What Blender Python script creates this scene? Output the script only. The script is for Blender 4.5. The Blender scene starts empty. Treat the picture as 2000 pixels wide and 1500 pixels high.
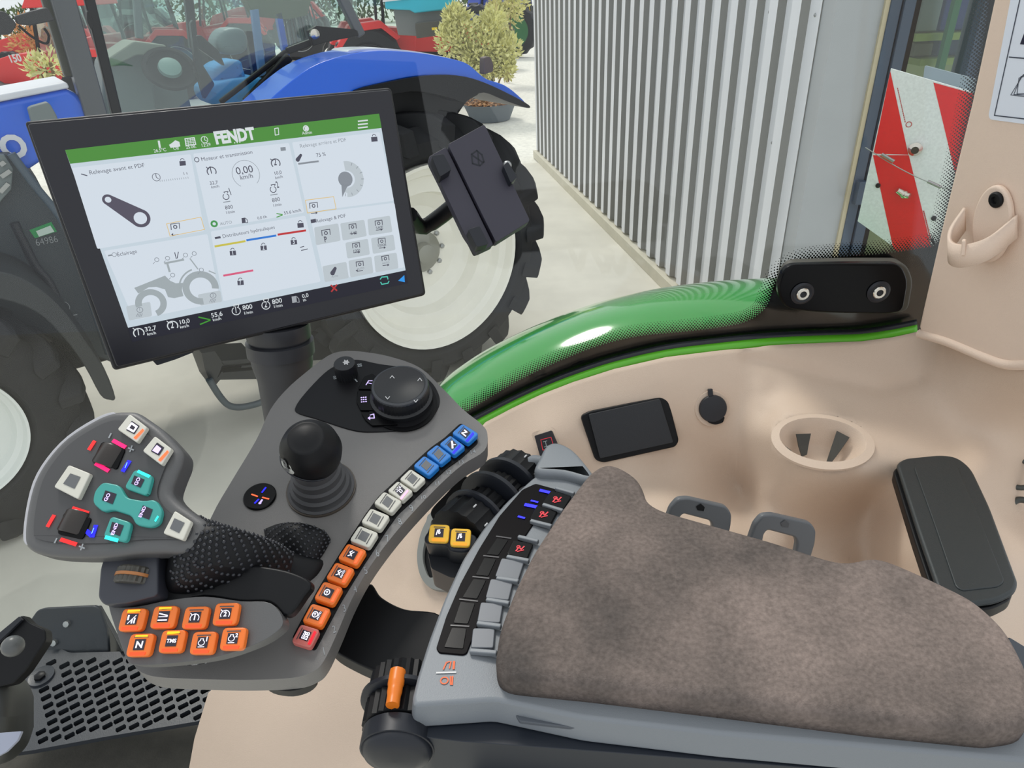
import bpy, bmesh, math, random
import numpy as np
from mathutils import Vector, Matrix, geometry
R=random.Random(7)
SC=bpy.context.scene; COL=SC.collection
# ---------- camera calibration (photograph taken as 2000x1500) ----------
FPX=1350.0; EYE=np.array([0,0,2.6])
def nrm(v):
    v=np.array(v,float); return v/np.linalg.norm(v)
_D=nrm((107,2300,FPX)); _U=-_D; _Y=nrm(np.array([0,0,1.0])-_D[2]*_D); _X=np.cross(_Y,_U)
BAS=np.array([_X,_Y,_U])
cam=bpy.data.objects.new('camera',bpy.data.cameras.new('camera')); COL.objects.link(cam)
cam.data.sensor_width=36; cam.data.lens=36*FPX/2000; cam.data.clip_start=.02; cam.data.clip_end=400
M=Matrix.Identity(4)
for i,c in enumerate(((1,0,0),(0,-1,0),(0,0,-1))):
    w=BAS@np.array(c,float)
    for j in range(3): M[j][i]=w[j]
for j in range(3): M[j][3]=EYE[j]
cam.matrix_world=M; SC.camera=cam
# ---------- world, sun, exposure ----------
SC.view_settings.view_transform='Standard'; SC.view_settings.look='None'
SC.view_settings.gamma=1; SC.view_settings.use_curve_mapping=False; SC.view_settings.exposure=0.0
wd=bpy.data.worlds.new('sky'); SC.world=wd; wd.use_nodes=True
nt=wd.node_tree; bg=nt.nodes['Background']
tc=nt.nodes.new('ShaderNodeTexCoord'); sp=nt.nodes.new('ShaderNodeSeparateXYZ'); rp=nt.nodes.new('ShaderNodeValToRGB')
nt.links.new(tc.outputs['Generated'],sp.inputs[0]); nt.links.new(sp.outputs['Z'],rp.inputs[0]); nt.links.new(rp.outputs[0],bg.inputs[0])
rp.color_ramp.elements[0].position=0.0; rp.color_ramp.elements[0].color=(.86,.90,.94,1)
rp.color_ramp.elements[1].position=1.0; rp.color_ramp.elements[1].color=(.93,.97,1.0,1)
bg.inputs[1].default_value=1.02
sun=bpy.data.objects.new('sun',bpy.data.lights.new('sun','SUN')); COL.objects.link(sun)
sun.data.energy=1.7; sun.data.angle=math.radians(14); sun.data.color=(1,.96,.9)
sun.rotation_euler=Vector((-.3,.72,.9)).to_track_quat('Z','Y').to_euler()
# ---------- pixel <-> world ----------
def ray(x,y): return BAS@np.array([(x-1000)/FPX,(y-750)/FPX,1.0])
def PD(x,y,d): return EYE+ray(x,y)*d
def PZ(x,y,z): r=ray(x,y); return EYE+r*(z/r[2])          # z relative to the eye
def PY(x,y,Y): r=ray(x,y); return EYE+r*(Y/r[1])
class F:
    def __init__(s,o,x,y):
        s.o=np.array(o,float); s.x=nrm(x); y=np.array(y,float); s.y=nrm(y-(y@s.x)*s.x); s.n=np.cross(s.x,s.y)
    def at(s,px,py):
        r=ray(px,py); t=((s.o-EYE)@s.n)/(r@s.n); p=EYE+r*t-s.o
        return (p@s.x,p@s.y)
    def w(s,u,v,h=0): return s.o+s.x*u+s.y*v+s.n*h
    def off(s,h): return F(s.o+s.n*h,s.x,s.y)
    def uv(s,pts): return [s.at(*p) for p in pts]
    def sc(s,px,py):
        a=np.array(s.at(px,py)); b=np.array(s.at(px+4,py)); c=np.array(s.at(px,py+4))
        return (np.linalg.norm(a-b)+np.linalg.norm(a-c))/8
    def mat(s,u=0,v=0,h=0):
        p=s.w(u,v,h); m=Matrix.Identity(4)
        for j in range(3): m[j][0]=s.x[j]; m[j][1]=s.y[j]; m[j][2]=s.n[j]; m[j][3]=p[j]
        return m
def FN(o,n,xh):                      # plane from a point, a normal and an x hint
    n=nrm(n); x=np.array(xh,float); x=nrm(x-(x@n)*n); return F(o,x,np.cross(n,x))
def F3(a,b,c):                       # plane through three points, x along a->b, normal to the eye
    a,b,c=map(np.array,(a,b,c)); f=FN(a,np.cross(b-a,c-a),b-a)
    if f.n@(EYE-a)<0: f=FN(a,-f.n,b-a)
    return f
# ---------- materials ----------
MATS={}
def lin(c):
    return tuple((x/255/12.92 if x/255<=.04045 else ((x/255+.055)/1.055)**2.4) for x in c)
def mat(name,col,rough=.5,metal=0,emit=0,var=0,vs=30,bump=0,bs=200,spec=.5,alpha=1,coat=0,col2=None):
    if name in MATS: return MATS[name]
    m=bpy.data.materials.new(name); m.use_nodes=True; n=m.node_tree; b=n.nodes['Principled BSDF']; L=n.links.new
    c=lin(col)+(1,); b.inputs['Base Color'].default_value=c; b.inputs['Roughness'].default_value=rough
    b.inputs['Metallic'].default_value=metal; b.inputs['Specular IOR Level'].default_value=spec
    b.inputs['Coat Weight'].default_value=coat
    if emit: b.inputs['Emission Color'].default_value=c; b.inputs['Emission Strength'].default_value=emit
    if var or bump: t=n.nodes.new('ShaderNodeTexCoord')
    if var:
        z=n.nodes.new('ShaderNodeTexNoise'); z.inputs['Scale'].default_value=vs; z.inputs['Detail'].default_value=5; z.inputs['Roughness'].default_value=.6
        q=n.nodes.new('ShaderNodeValToRGB'); e=q.color_ramp.elements
        e[0].position=.32; e[1].position=.68
        e[0].color=(lin(col2) if col2 else tuple(x*(1-var) for x in c[:3]))+(1,)
        e[1].color=c if col2 else tuple(min(1,x*(1+var)) for x in c[:3])+(1,)
        L(t.outputs['Object'],z.inputs['Vector']); L(z.outputs['Fac'],q.inputs[0]); L(q.outputs[0],b.inputs['Base Color'])
    if bump:
        z=n.nodes.new('ShaderNodeTexNoise'); z.inputs['Scale'].default_value=bs; z.inputs['Detail'].default_value=3
        k=n.nodes.new('ShaderNodeBump'); k.inputs['Strength'].default_value=bump; k.inputs['Distance'].default_value=.002
        L(t.outputs['Object'],z.inputs['Vector']); L(z.outputs['Fac'],k.inputs['Height']); L(k.outputs[0],b.inputs['Normal'])
    MATS[name]=m; return m
def lcd(name,col,k=.95):
    m=mat(name,col,.35,emit=k,spec=.25); m.node_tree.nodes['Principled BSDF'].inputs['Base Color'].default_value=(.012,.012,.016,1); return m
def glassmat(name,tint=(235,245,240),refl=.06):
    m=bpy.data.materials.new(name); m.use_nodes=True; n=m.node_tree; n.nodes.clear()
    o=n.nodes.new('ShaderNodeOutputMaterial'); a=n.nodes.new('ShaderNodeBsdfTransparent'); g=n.nodes.new('ShaderNodeBsdfGlossy')
    x=n.nodes.new('ShaderNodeMixShader'); l=n.nodes.new('ShaderNodeLayerWeight'); l.inputs[0].default_value=.12
    a.inputs[0].default_value=lin(tint)+(1,); g.inputs['Roughness'].default_value=0; g.inputs[0].default_value=(1,1,1,1)
    q=n.nodes.new('ShaderNodeMath'); q.operation='MULTIPLY_ADD'; q.inputs[1].default_value=.28; q.inputs[2].default_value=refl
    n.links.new(l.outputs['Fresnel'],q.inputs[0]); n.links.new(q.outputs[0],x.inputs[0])
    n.links.new(a.outputs[0],x.inputs[1]); n.links.new(g.outputs[0],x.inputs[2]); n.links.new(x.outputs[0],o.inputs[0])
    MATS[name]=m; return m
# ---------- objects ----------
WL={}
def put(name,me,loc,parent=None):
    o=bpy.data.objects.new(name,me); COL.objects.link(o); loc=Vector(loc); WL[o.name]=loc.copy()
    if parent is not None: o.parent=parent; o.location=loc-WL[parent.name]
    else: o.location=loc
    return o
def thing(name,loc,label,cat,group=None):
    o=put(name,None,loc); o.empty_display_size=.05
    return tag(o,label,cat,group)
def tag(o,label=None,cat=None,group=None,kind=None):
    if label: o['label']=label
    if cat: o['category']=cat
    if group: o['group']=group
    if kind: o['kind']=kind
    return o
def mk(name,V,Fc,m,parent=None,smooth=False,bevel=0,seg=3,idx=None,origin=None,ang=35):
    V=np.array(V,float); c=np.array(origin) if origin is not None else (V.min(0)+V.max(0))/2
    me=bpy.data.meshes.new(name); me.from_pydata((V-c).tolist(),[],[list(map(int,f)) for f in Fc])
    for x in (m if isinstance(m,(list,tuple)) else [m]): me.materials.append(x)
    if idx: me.polygons.foreach_set('material_index',idx)
    me.update(); bm=bmesh.new(); bm.from_mesh(me); bmesh.ops.recalc_face_normals(bm,faces=bm.faces)
    if name.startswith('flat_'): pass
    bm.to_mesh(me); bm.free()
    if smooth is True: me.polygons.foreach_set('use_smooth',[True]*len(me.polygons))
    elif smooth=='a': me.shade_smooth() if hasattr(me,'shade_smooth') else None; me.set_sharp_from_angle(angle=math.radians(ang))
    o=put(name,me,c,parent)
    if bevel:
        b=o.modifiers.new('b','BEVEL'); b.width=bevel; b.segments=seg; b.limit_method='ANGLE'; b.angle_limit=math.radians(ang); b.harden_normals=True
        me.polygons.foreach_set('use_smooth',[True]*len(me.polygons))
    return o
def crom(p,n=6,closed=True):          # Catmull-Rom smoothing
    p=[np.array(q,float) for q in p]; N=len(p); out=[]
    for i in range(N if closed else N-1):
        if closed: a,b,c,d=p[i-1],p[i],p[(i+1)%N],p[(i+2)%N]
        else: a,b,c,d=p[max(i-1,0)],p[i],p[i+1],p[min(i+2,N-1)]
        for k in range(n):
            t=k/n; out.append(.5*((2*b)+(c-a)*t+(2*a-5*b+4*c-d)*t*t+(3*b-a-3*c+d)*t**3))
    if not closed: out.append(p[-1])
    return out
def rnd(pts,r,n=4):                   # round the corners of a polygon
    pts=[np.array(p,float) for p in pts]; out=[]
    for i,p in enumerate(pts):
        a=pts[i-1]-p; b=pts[(i+1)%len(pts)]-p; la,lb=np.linalg.norm(a),np.linalg.norm(b)
        q=min(r,la*.45,lb*.45); s=p+a/la*q; e=p+b/lb*q
        for k in range(n+1):
            t=k/n; out.append((1-t)**2*s+2*t*(1-t)*p+t*t*e)
    return out
def tess(outer,holes=()):
    loops=[[Vector((p[0],p[1],0)) for p in outer]]+[[Vector((p[0],p[1],0)) for p in h] for h in holes]
    return geometry.tessellate_polygon(loops)
def prism(name,fr,outer,h0,h1,m,parent=None,holes=(),bevel=0,seg=3,px=True,smooth='a',taper=0):
    """outline (pixels on plane fr, or plane metres) extruded between heights h0<h1 along the normal"""
    if px: outer=fr.uv(outer); holes=[fr.uv(h) for h in holes]
    outer=[np.array(p) for p in outer]; holes=[[np.array(p) for p in h] for h in holes]
    loops=[outer]+holes; fl=[p for l in loops for p in l]; N=len(fl); c=sum(outer)/len(outer)
    V=[fr.w(*(c+(p-c)*(1+taper)),h0) for p in fl]+[fr.w(*p,h1) for p in fl]
    Fc=[]
    if holes:
        T=tess(outer,holes); Fc+=[tuple(t) for t in T]+[tuple(i+N for i in t) for t in T]
    else: Fc+=[tuple(range(N)),tuple(range(N,2*N))]
    s=0
    for l in loops:
        n=len(l)
        for i in range(n): a,b=s+i,s+(i+1)%n; Fc.append((a,b,b+N,a+N))
        s+=n
    return mk(name,V,Fc,m,parent,smooth=smooth,bevel=bevel,seg=seg)
def inset(P,d):
    P=[np.array(p,float) for p in P]; n=len(P); A=sum(P[i][0]*P[(i+1)%n][1]-P[(i+1)%n][0]*P[i][1] for i in range(n)); s=1 if A>0 else -1
    out=[]
    for i in range(n):
        t=P[(i+1)%n]-P[i-1]; L=np.linalg.norm(t); t=t/(L if L>1e-9 else 1); out.append(P[i]+s*d*np.array([-t[1],t[0]]))
    return out
def resample(P,n):
    P=[np.array(p,float) for p in P]; D=[0]
    for i in range(len(P)): D.append(D[-1]+np.linalg.norm(P[(i+1)%len(P)]-P[i]))
    out=[];j=0
    for k in range(n):
        s=D[-1]*k/n
        while D[j+1]<s: j+=1
        t=(s-D[j])/max(1e-12,D[j+1]-D[j]); out.append(P[j]*(1-t)+P[(j+1)%len(P)]*t)
    return out
def smo(P,k=2):
    for _ in range(k): P=[(P[i-1]+2*P[i]+P[(i+1)%len(P)])/4 for i in range(len(P))]
    return P
def pillow(name,fr,outer,h0,h1,r,m,parent=None,k=5,px=True,crown=0):
    if px: outer=fr.uv(outer)
    outer=smo(resample(outer,220),2)
    rings=[(outer,h0)]
    for i in range(k+1):
        a=math.pi/2*i/k; rings.append((smo(inset(outer,r*(1-math.cos(a))),i),h1-r+r*math.sin(a)))
    if crown: rings.append((inset(outer,r*2.2),h1+crown*.7)); rings.append((inset(outer,r*3.6),h1+crown))
    n=len(outer); V=[fr.w(*p,h) for ps,h in rings for p in ps]; Fc=[tuple(range(n))]
    for j in range(len(rings)-1):
        for i in range(n): a=j*n+i; b=j*n+(i+1)%n; Fc.append((a,b,b+n,a+n))
    last=(len(rings)-1)*n; P=rings[-1][0]
    Fc+=[tuple(last+i for i in t) for t in tess(P)]
    return mk(name,V,Fc,m,parent,smooth=True)
def ell(c,rx,ry,n=32,rot=0):
    return [(c[0]+rx*math.cos(t)*math.cos(rot)-ry*math.sin(t)*math.sin(rot),c[1]+rx*math.cos(t)*math.sin(rot)+ry*math.sin(t)*math.cos(rot)) for t in [2*math.pi*i/n for i in range(n)]]
def lathe(name,fr,c,prof,m,parent=None,n=40,px=True,smooth='a',knurl=0,kn=(),idxr=None,arc=None):
    """profile [(radius,height)] turned about the plane's normal at pixel c; knurl: alternate radii on rows in kn"""
    u,v=fr.at(*c) if px else c; V=[];Fc=[];idx=[]
    for j,(r,h) in enumerate(prof):
        for i in range(n):
            rr=r-(knurl if (j in kn and i%2) else 0); a=2*math.pi*i/n; V.append(fr.w(u+rr*math.cos(a),v+rr*math.sin(a),h))
    for j in range(len(prof)-1):
        for i in range(n): a=j*n+i; b=j*n+(i+1)%n; Fc.append((a,b,b+n,a+n)); idx.append(idxr[j] if idxr else 0)
    Fc+=[tuple(range(n)),tuple(range((len(prof)-1)*n,len(prof)*n))]; idx+=[0,idxr[-1] if idxr else 0]
    return mk(name,V,Fc,m,parent,smooth=smooth,idx=idx if idxr else None)
def tube(name,pts,r,m,parent=None,n=10,closed=False,sm=4,sx=1,up=None):
    pts=[np.array(p,float) for p in pts]
    if sm: pts=crom(pts,sm,closed)
    N=len(pts); V=[];Fc=[]; nv=np.array([.13,.2,.97]) if up is None else np.array(up,float)
    for i,p in enumerate(pts):
        if closed: t=pts[(i+1)%N]-pts[i-1]
        else: t=pts[min(i+1,N-1)]-pts[max(i-1,0)]
        t=nrm(t); a=np.cross(t,nv); a=nrm(a); b=np.cross(a,t)
        rr=r[min(len(r)-1,int(i*len(r)/N))] if isinstance(r,(list,tuple)) else r
        for k in range(n): q=2*math.pi*k/n; V.append(p+a*math.cos(q)*rr*sx+b*math.sin(q)*rr)
    for i in range(N if closed else N-1):
        for k in range(n): a=i*n+k; b=i*n+(k+1)%n; c=((i+1)%N)*n; Fc.append((a,b,c+(k+1)%n,c+k))
    if not closed: Fc+=[tuple(range(n)),tuple(range((N-1)*n,N*n))]
    return mk(name,V,Fc,m,parent,smooth='a',ang=50)
def boxw(name,c,sx,sy,sz,m,parent=None,rot=0,bevel=0):
    c=np.array(c,float); x=np.array([math.cos(rot),math.sin(rot),0]); y=np.array([-math.sin(rot),math.cos(rot),0]); z=np.array([0,0,1.])
    V=[c+x*sx/2*a+y*sy/2*b+z*sz/2*d for a in(-1,1) for b in(-1,1) for d in(-1,1)]
    return mk(name,V,[(0,1,3,2),(4,6,7,5),(0,4,5,1),(2,3,7,6),(0,2,6,4),(1,5,7,3)],m,parent,bevel=bevel,seg=2)
def barw(name,a,b,w,t,m,parent=None,up=(0,0,1),bevel=0):
    a=np.array(a,float); b=np.array(b,float); d=nrm(b-a); s=nrm(np.cross(d,up)); u=np.cross(s,d)
    V=[p+s*w/2*i+u*t/2*j for p in(a,b) for i in(-1,1) for j in(-1,1)]
    return mk(name,V,[(0,1,3,2),(4,6,7,5),(0,4,5,1),(2,3,7,6),(0,2,6,4),(1,5,7,3)],m,parent,bevel=bevel,seg=2)
def sphere(name,c,r,m,parent=None,n=20,sz=1,fr=None):
    V=[];Fc=[]; k=n//2; fr=fr or F((0,0,0),(1,0,0),(0,1,0)); c=np.array(c,float)
    for j in range(1,k):
        a=math.pi*j/k
        for i in range(n): b=2*math.pi*i/n; V.append(c+r*(fr.x*math.sin(a)*math.cos(b)+fr.y*math.sin(a)*math.sin(b)+fr.n*math.cos(a)*sz))
    V+= [c+fr.n*r*sz,c-fr.n*r*sz]
    for j in range(k-2):
        for i in range(n): a=j*n+i; b=j*n+(i+1)%n; Fc.append((a,b,b+n,a+n))
    for i in range(n): Fc.append((len(V)-2,i,(i+1)%n)); Fc.append((len(V)-1,(k-2)*n+i,(k-2)*n+(i+1)%n))
    return mk(name,V,Fc,m,parent,smooth=True)
def sheet(name,G,m,parent=None,thick=0,smooth=True,skip=()):
    """grid of world points [row][col]"""
    r,c=len(G),len(G[0]); V=[p for row in G for p in row]
    Fc=[(j*c+i,j*c+i+1,(j+1)*c+i+1,(j+1)*c+i) for j in range(r-1) for i in range(c-1) if (j,i) not in skip]
    o=mk(name,V,Fc,m,parent,smooth=smooth)
    if thick: s=o.modifiers.new('s','SOLIDIFY'); s.thickness=thick; s.offset=0
    return o
# ---------- flat print (text, icons) ----------
TX={}
def textgeo(s,bold=0):
    k=(s,bold)
    if k in TX: return TX[k]
    cu=bpy.data.curves.new('t','FONT'); cu.body=s; cu.resolution_u=3; cu.offset=bold
    o=bpy.data.objects.new('t',cu); COL.objects.link(o); dg=bpy.context.evaluated_depsgraph_get(); dg.update()
    me=bpy.data.meshes.new_from_object(o.evaluated_get(dg)); V=np.array([v.co[:2] for v in me.vertices]); P=[tuple(p.vertices) for p in me.polygons]
    bpy.data.objects.remove(o); bpy.data.curves.remove(cu); bpy.data.meshes.remove(me)
    x0,x1=V[:,0].min(),V[:,0].max(); w=max(x1-x0,.42*len(s)); V=(V-[(x0+x1-w)/2,0])/w; TX[k]=(V,P); return TX[k]
class Pic:
    def __init__(s,fr,h=.0004): s.fr=fr; s.h=h; s.V=[]; s.F=[]; s.I=[]; s.M=[]
    def _m(s,m):
        if m not in s.M: s.M.append(m)
        return s.M.index(m)
    def add(s,V,Fc,m,h=0):
        b=len(s.V); s.V+=[s.fr.w(p[0],p[1],s.h+h) for p in V]; s.F+=[tuple(b+i for i in f) for f in Fc]; s.I+=[s._m(m)]*len(Fc)
    def poly(s,pts,m,h=0,px=True,holes=()):
        if px: pts=s.fr.uv(pts); holes=[s.fr.uv(q) for q in holes]
        s.add(list(pts)+[p for q in holes for p in q],tess(pts,holes),m,h)
    def line(s,pts,w,m,h=0,closed=False,px=True):
        if px:
            w*=s.fr.sc(*pts[0]); pts=s.fr.uv(pts)
        pts=[np.array(p) for p in pts]; n=len(pts)
        for i in range(n if closed else n-1):
            a,b=pts[i],pts[(i+1)%n]; d=b-a; L=np.linalg.norm(d)
            if L<1e-9: continue
            d/=L; q=np.array([-d[1],d[0]])*w/2; e=d*w*.3
            s.add([a-q-e,b-q+e,b+q+e,a+q-e],[(0,1,2,3)],m,h)
    def disc(s,c,r,m,h=0,n=20,r0=0,a0=0,a1=360,scl=None):
        k=s.fr.sc(*c); u,v=s.fr.at(*c); r*=k; r0*=k; V=[];Fc=[]
        for i in range(n+1):
            t=math.radians(a0+(a1-a0)*i/n); V+=[(u+r*math.cos(t),v+r*math.sin(t)),(u+r0*math.cos(t),v+r0*math.sin(t))]
        s.add(V,[(2*i,2*i+2,2*i+3,2*i+1) for i in range(n)],m,h)
    def text(s,t,a,b,m,hs=1,bold=0,h=0,flip=1):
        V,P=textgeo(t,bold); A=np.array(s.fr.at(*a)); B=np.array(s.fr.at(*b)); d=B-A; q=np.array([-d[1],d[0]])*hs
        # glyph 'up' must point away from the reading direction's right hand as seen by the viewer
        s.add([A+d*v[0]+q*v[1]*flip for v in V],P,m,h)
    def build(s,name,parent=None):
        if not s.V: return None
        o=mk(name,s.V,s.F,s.M,parent,idx=s.I)
        if len(s.F)>6: o['kind']='stuff'
        return o
# ================= materials =================
BEIGE=mat('beige_plastic',(207,186,167),.55,var=.03,vs=3,bump=.25,bs=900,spec=.35)
BEIGEP=mat('beige_pillar',(224,202,184),.6,bump=.25,bs=900,spec=.3)
GREY=mat('grey_plastic',(112,110,108),.42,bump=.12,bs=1500,spec=.45)
GREYD=mat('dark_grey_plastic',(78,78,80),.4,spec=.4)
GREYL=mat('light_grey_plastic',(122,127,132),.45,bump=.12,bs=1500)
NAVY=mat('dark_plastic',(30,33,40),.4,spec=.4)
BLACK=mat('black_plastic',(12,13,16),.42,spec=.25)
RUB=mat('black_rubber',(12,13,16),.5,spec=.28)
GLOSSB=mat('gloss_black',(7,7,9),.25,spec=.15)
BEZ=mat('monitor_bezel',(26,26,34),.3,spec=.5)
SUEDE=mat('worn_suede',(133,120,113),.95,var=.3,vs=8,bump=.4,bs=900,spec=.1,col2=(80,75,72))
GREEN=mat('green_paint',(46,150,62),.12,spec=.5,coat=.6)
GREENB=mat('green_strip',(92,178,40),.3)
BLUE=mat('blue_paint',(0,96,225),.25,coat=.4)
WHITEP=mat('white_paint',(222,225,232),.3)
TYRE=mat('tyre_rubber',(30,31,34),.6,var=.12,vs=6,bump=.04,bs=60,spec=.3)
RIM=mat('cream_rim',(246,244,234),.4,var=.03,vs=5)
RIMW=mat('white_rim',(232,236,232),.4)
STEEL=mat('steel',(170,172,172),.3,metal=.9)
CHROME=mat('chrome',(210,205,195),.18,metal=1)
CONC=mat('concrete',(212,209,197),.9,var=.08,vs=1.6,bump=.3,bs=30)
GRAV=mat('gravel',(226,224,214),1,var=.12,vs=14,bump=.6,bs=40)
CLAD=mat('cladding',(228,230,234),.45,metal=.0)
CLAD_SHADE=mat('cladding_web',(128,128,124),.5)  # same sheet metal, shade on the rib webs put into a darker grey
WALLG=mat('grey_render',(168,172,174),.7,var=.03,vs=3)
SLATE=mat('slate_frame',(62,78,96),.45)
ORANGE=mat('orange_cap',(226,112,38),.3,emit=.12)
TEAL=mat('teal_key',(58,150,142),.35,emit=.08)
KWHITE=mat('white_key',(206,204,192),.4)
KBLUE=mat('blue_key',(34,118,196),.35,emit=.06)
KYEL=mat('yellow_key',(232,182,52),.35,emit=.08)
KRED=mat('red_key',(196,108,100),.35,emit=.06)
KGREY=mat('key_window',(98,100,102),.35)
KDARK=mat('key_display',(38,32,48),.3)
LRED=mat('led_red',(255,30,30),.5,emit=1.1)
LPINK=mat('led_pink',(255,20,100),.5,emit=1.1)
LBLUE=mat('led_blue',(20,20,255),.5,emit=1.3)
LCYAN=mat('led_cyan',(40,235,225),.5,emit=1)
LORG=mat('led_orange',(255,95,50),.5,emit=1.1)
LYEL=mat('led_yellow',(255,190,20),.5,emit=.7)
IWHITE=mat('icon_white',(235,232,248),.5,emit=.8)
ILIL=mat('icon_lilac',(200,180,240),.5,emit=.8)
IRED=mat('icon_red',(200,40,55),.5,emit=.4)
PRINTW=mat('print_white',(205,205,205),.5)
PRINTG=mat('print_grey',(150,155,158),.5)
PRINTO=mat('print_orange',(225,95,30),.5)
FRIT=mat('frit_black',(8,9,10),.12,spec=.5)
RED=mat('red_paint',(222,48,48),.35)
REDB=mat('red_reflective',(228,22,26),.4,var=.08,vs=300)
WHB=mat('white_reflective',(230,236,236),.4,var=.08,vs=250)
LEAF=mat('leaf_yellow_green',(224,222,160),.7,var=.3,vs=9)
LEAFD=mat('leaf_dark',(92,112,60),.8,var=.3,vs=3)
BARK=mat('bark_chips',(206,160,120),.9,var=.3,vs=20)
CYAN=mat('cyan_paint',(30,178,205),.35)
YEL=mat('yellow_paint',(235,205,30),.4)
SEATB=mat('blue_seat_cloth',(60,150,215),.8)
GLASS=glassmat('cab_glass',(250,251,250),.02)
GLASST=glassmat('green_tinted_glass',(236,246,243),.07)
GLASSS=glassmat('shop_glass',(215,228,222),.05)
DASH=mat('cab_dark_grey',(112,122,122),.6)
# ================= setting: ground, cladding wall, shop window =================
def quadz(name,pts,z,m,t=.05):
    V=[(x,y,z) for x,y in pts]+[(x,y,z-t) for x,y in pts]; n=len(pts)
    return mk(name,V,[tuple(range(n)),tuple(range(n,2*n))]+[(i,(i+1)%n,(i+1)%n+n,i+n) for i in range(n)],m)
tag(quadz('floor_concrete',[(-9,-4),(6,-4),(6,11.5),(-9,11.5)],0,CONC),'smooth pale concrete apron under the blue tractor',kind='structure')
tag(quadz('floor_gravel',[(-60,11.5),(40,11.5),(40,110),(-60,110)],-.01,GRAV),'bright gravel yard behind the shed',kind='structure')
tag(quadz('floor_gravel',[(-60,-4),(-9,-4),(-9,11.5),(-60,11.5)],-.01,GRAV),'bright gravel yard left of the apron',kind='structure')
WA=np.array([.62,11.9,0]); WB=np.array([1.86,4.2,0]); wdv=nrm(WB-WA); wn=np.cross(wdv,[0,0,1.]); wlen=np.linalg.norm(WB-WA)
FW=F(WA+[0,0,0],wdv,(0,0,1))            # normal of the cladding
if FW.n@(EYE-FW.o)<0: FW=F(WB,-wdv,(0,0,1)); 
H=5.2
wall=mk('wall_right',[FW.w(*p,h) for h in(-.35,-.012) for p in((0,.12),(wlen,.12),(wlen,H),(0,H))],[(0,1,2,3),(4,5,6,7),(0,1,5,4),(1,2,6,5),(2,3,7,6),(3,0,4,7)],mat('cladding_pan',(206,210,214),.45))
tag(wall,'light grey corrugated metal wall of the building, right of the blue tractor',kind='structure')
pitch=.262; nr=int(wlen/pitch); rib=None
for i in range(nr):
    u=.03+i*pitch
    if rib is None:
        prof=[(0,0),(.022,.045),(.122,.045),(.145,0),(pitch-.002,0),(pitch-.002,-.01),(0,-.01)]
        V=[FW.w(u+a,v,h) for v in(.14,H) for a,h in prof]; n=len(prof)
        rib=mk('cladding_rib',V,[tuple(range(n)),tuple(range(n,2*n))]+[(j,(j+1)%n,(j+1)%n+n,j+n) for j in range(n)],[CLAD,CLAD_SHADE],wall)
        for p in rib.data.polygons:
            nn=np.array(p.normal)
            if abs(nn@FW.x)>.45: p.material_index=1  # faces turned sideways get the shaded grey
        base=np.array(WL[rib.name])
    else: put('cladding_rib',rib.data,base+FW.x*(u-.03),wall)
for j,hh in enumerate((1.0,1.75)):
    for i in range(nr):
        if i%2==j: continue
        c=FW.w(.03+i*pitch+.21,hh+.6,.002)
        sphere('screw',c,.011,STEEL,wall,8,.5,FW)
bb=mk('baseboard_right',[FW.w(u,v,h) for h in(-.1,.09) for u,v in((0,0),(wlen,0),(wlen,.12),(0,.12))],[(0,1,2,3),(4,5,6,7),(0,1,5,4),(1,2,6,5),(2,3,7,6),(3,0,4,7)],mat('plinth',(205,200,182),.8,var=.05,vs=6),bevel=.006)
tag(bb,'low concrete plinth along the foot of the metal wall',kind='structure')
YW=4.2; FB=F(EYE+np.array([0,YW,0]),(1,0,0),(0,0,1))
def xw(px,py=0): return FB.at(px,py)[0]
x0,x1,x2,x3=1.86,xw(1733),xw(1790),xw(1925)
def wbox(name,xa,xb,ya,yb,za,zb,m,parent=None,bevel=0): return boxw(name,((xa+xb)/2,(ya+yb)/2,(za+zb)/2),xb-xa,yb-ya,zb-za,m,parent,bevel=bevel)
tag(wbox('wall_back',x0-.02,x1,YW+.0,YW+.25,0,H,WALLG),'smooth grey wall between the metal cladding and the shop window',kind='structure')
tag(wbox('trim_1',x1-.015,x1+.012,YW-.02,YW+.1,0,H,mat('cream_edge',(190,180,150),.6)),'cream sealing strip beside the slate blue frame',kind='structure')
w2=wbox('window_2',x1+.01,x1+.07,YW-.03,YW+.08,0,H,SLATE,bevel=.004); tag(w2,'slate blue framed shop window',kind='structure')
wbox('frame_post',x1+.078,x2-.02,YW-.045,YW+.1,0,H,SLATE,w2,.004); wbox('frame_seal',x2-.02,x2+.02,YW-.02,YW+.06,0,H,BLACK,w2)
wbox('frame_post',x3-.03,x3+.16,YW-.045,YW+.1,0,H,SLATE,w2,.004)
wbox('frame_rail',x2,x3,YW-.03,YW+.08,.0,.14,SLATE,w2,.004)
wbox('pane',x2,x3,YW+.01,YW+.02,.14,H,GLASSS,w2)
for pyy in(372,): 
    c=FB.w(*FB.at(1672,pyy),.05); boxw('hinge',c,.05,.05,.14,SLATE,w2,bevel=.005)
TAN=mat('shop_back',(170,170,120),.8,var=.08,vs=4); SHY=mat('shelf_yellow',(178,186,84),.5)
tag(wbox('wall_shop',x1+.1,x3+2.2,YW+1.6,YW+1.7,0,H,TAN),'pale olive back wall inside the shop',kind='structure')
tag(wbox('floor_shop',x1+.1,x3+2.2,YW+.26,YW+1.6,-.01,.03,mat('shop_floor',(150,150,140),.5)),'floor inside the shop',kind='structure')
sh=thing('shop_shelf',(x3-.1,YW+.7,0),'yellow-green display rack with a green post behind the shop window','shelf')
FS=F(EYE+np.array([0,YW+.6,0]),(1,0,0),(0,0,1))
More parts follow.
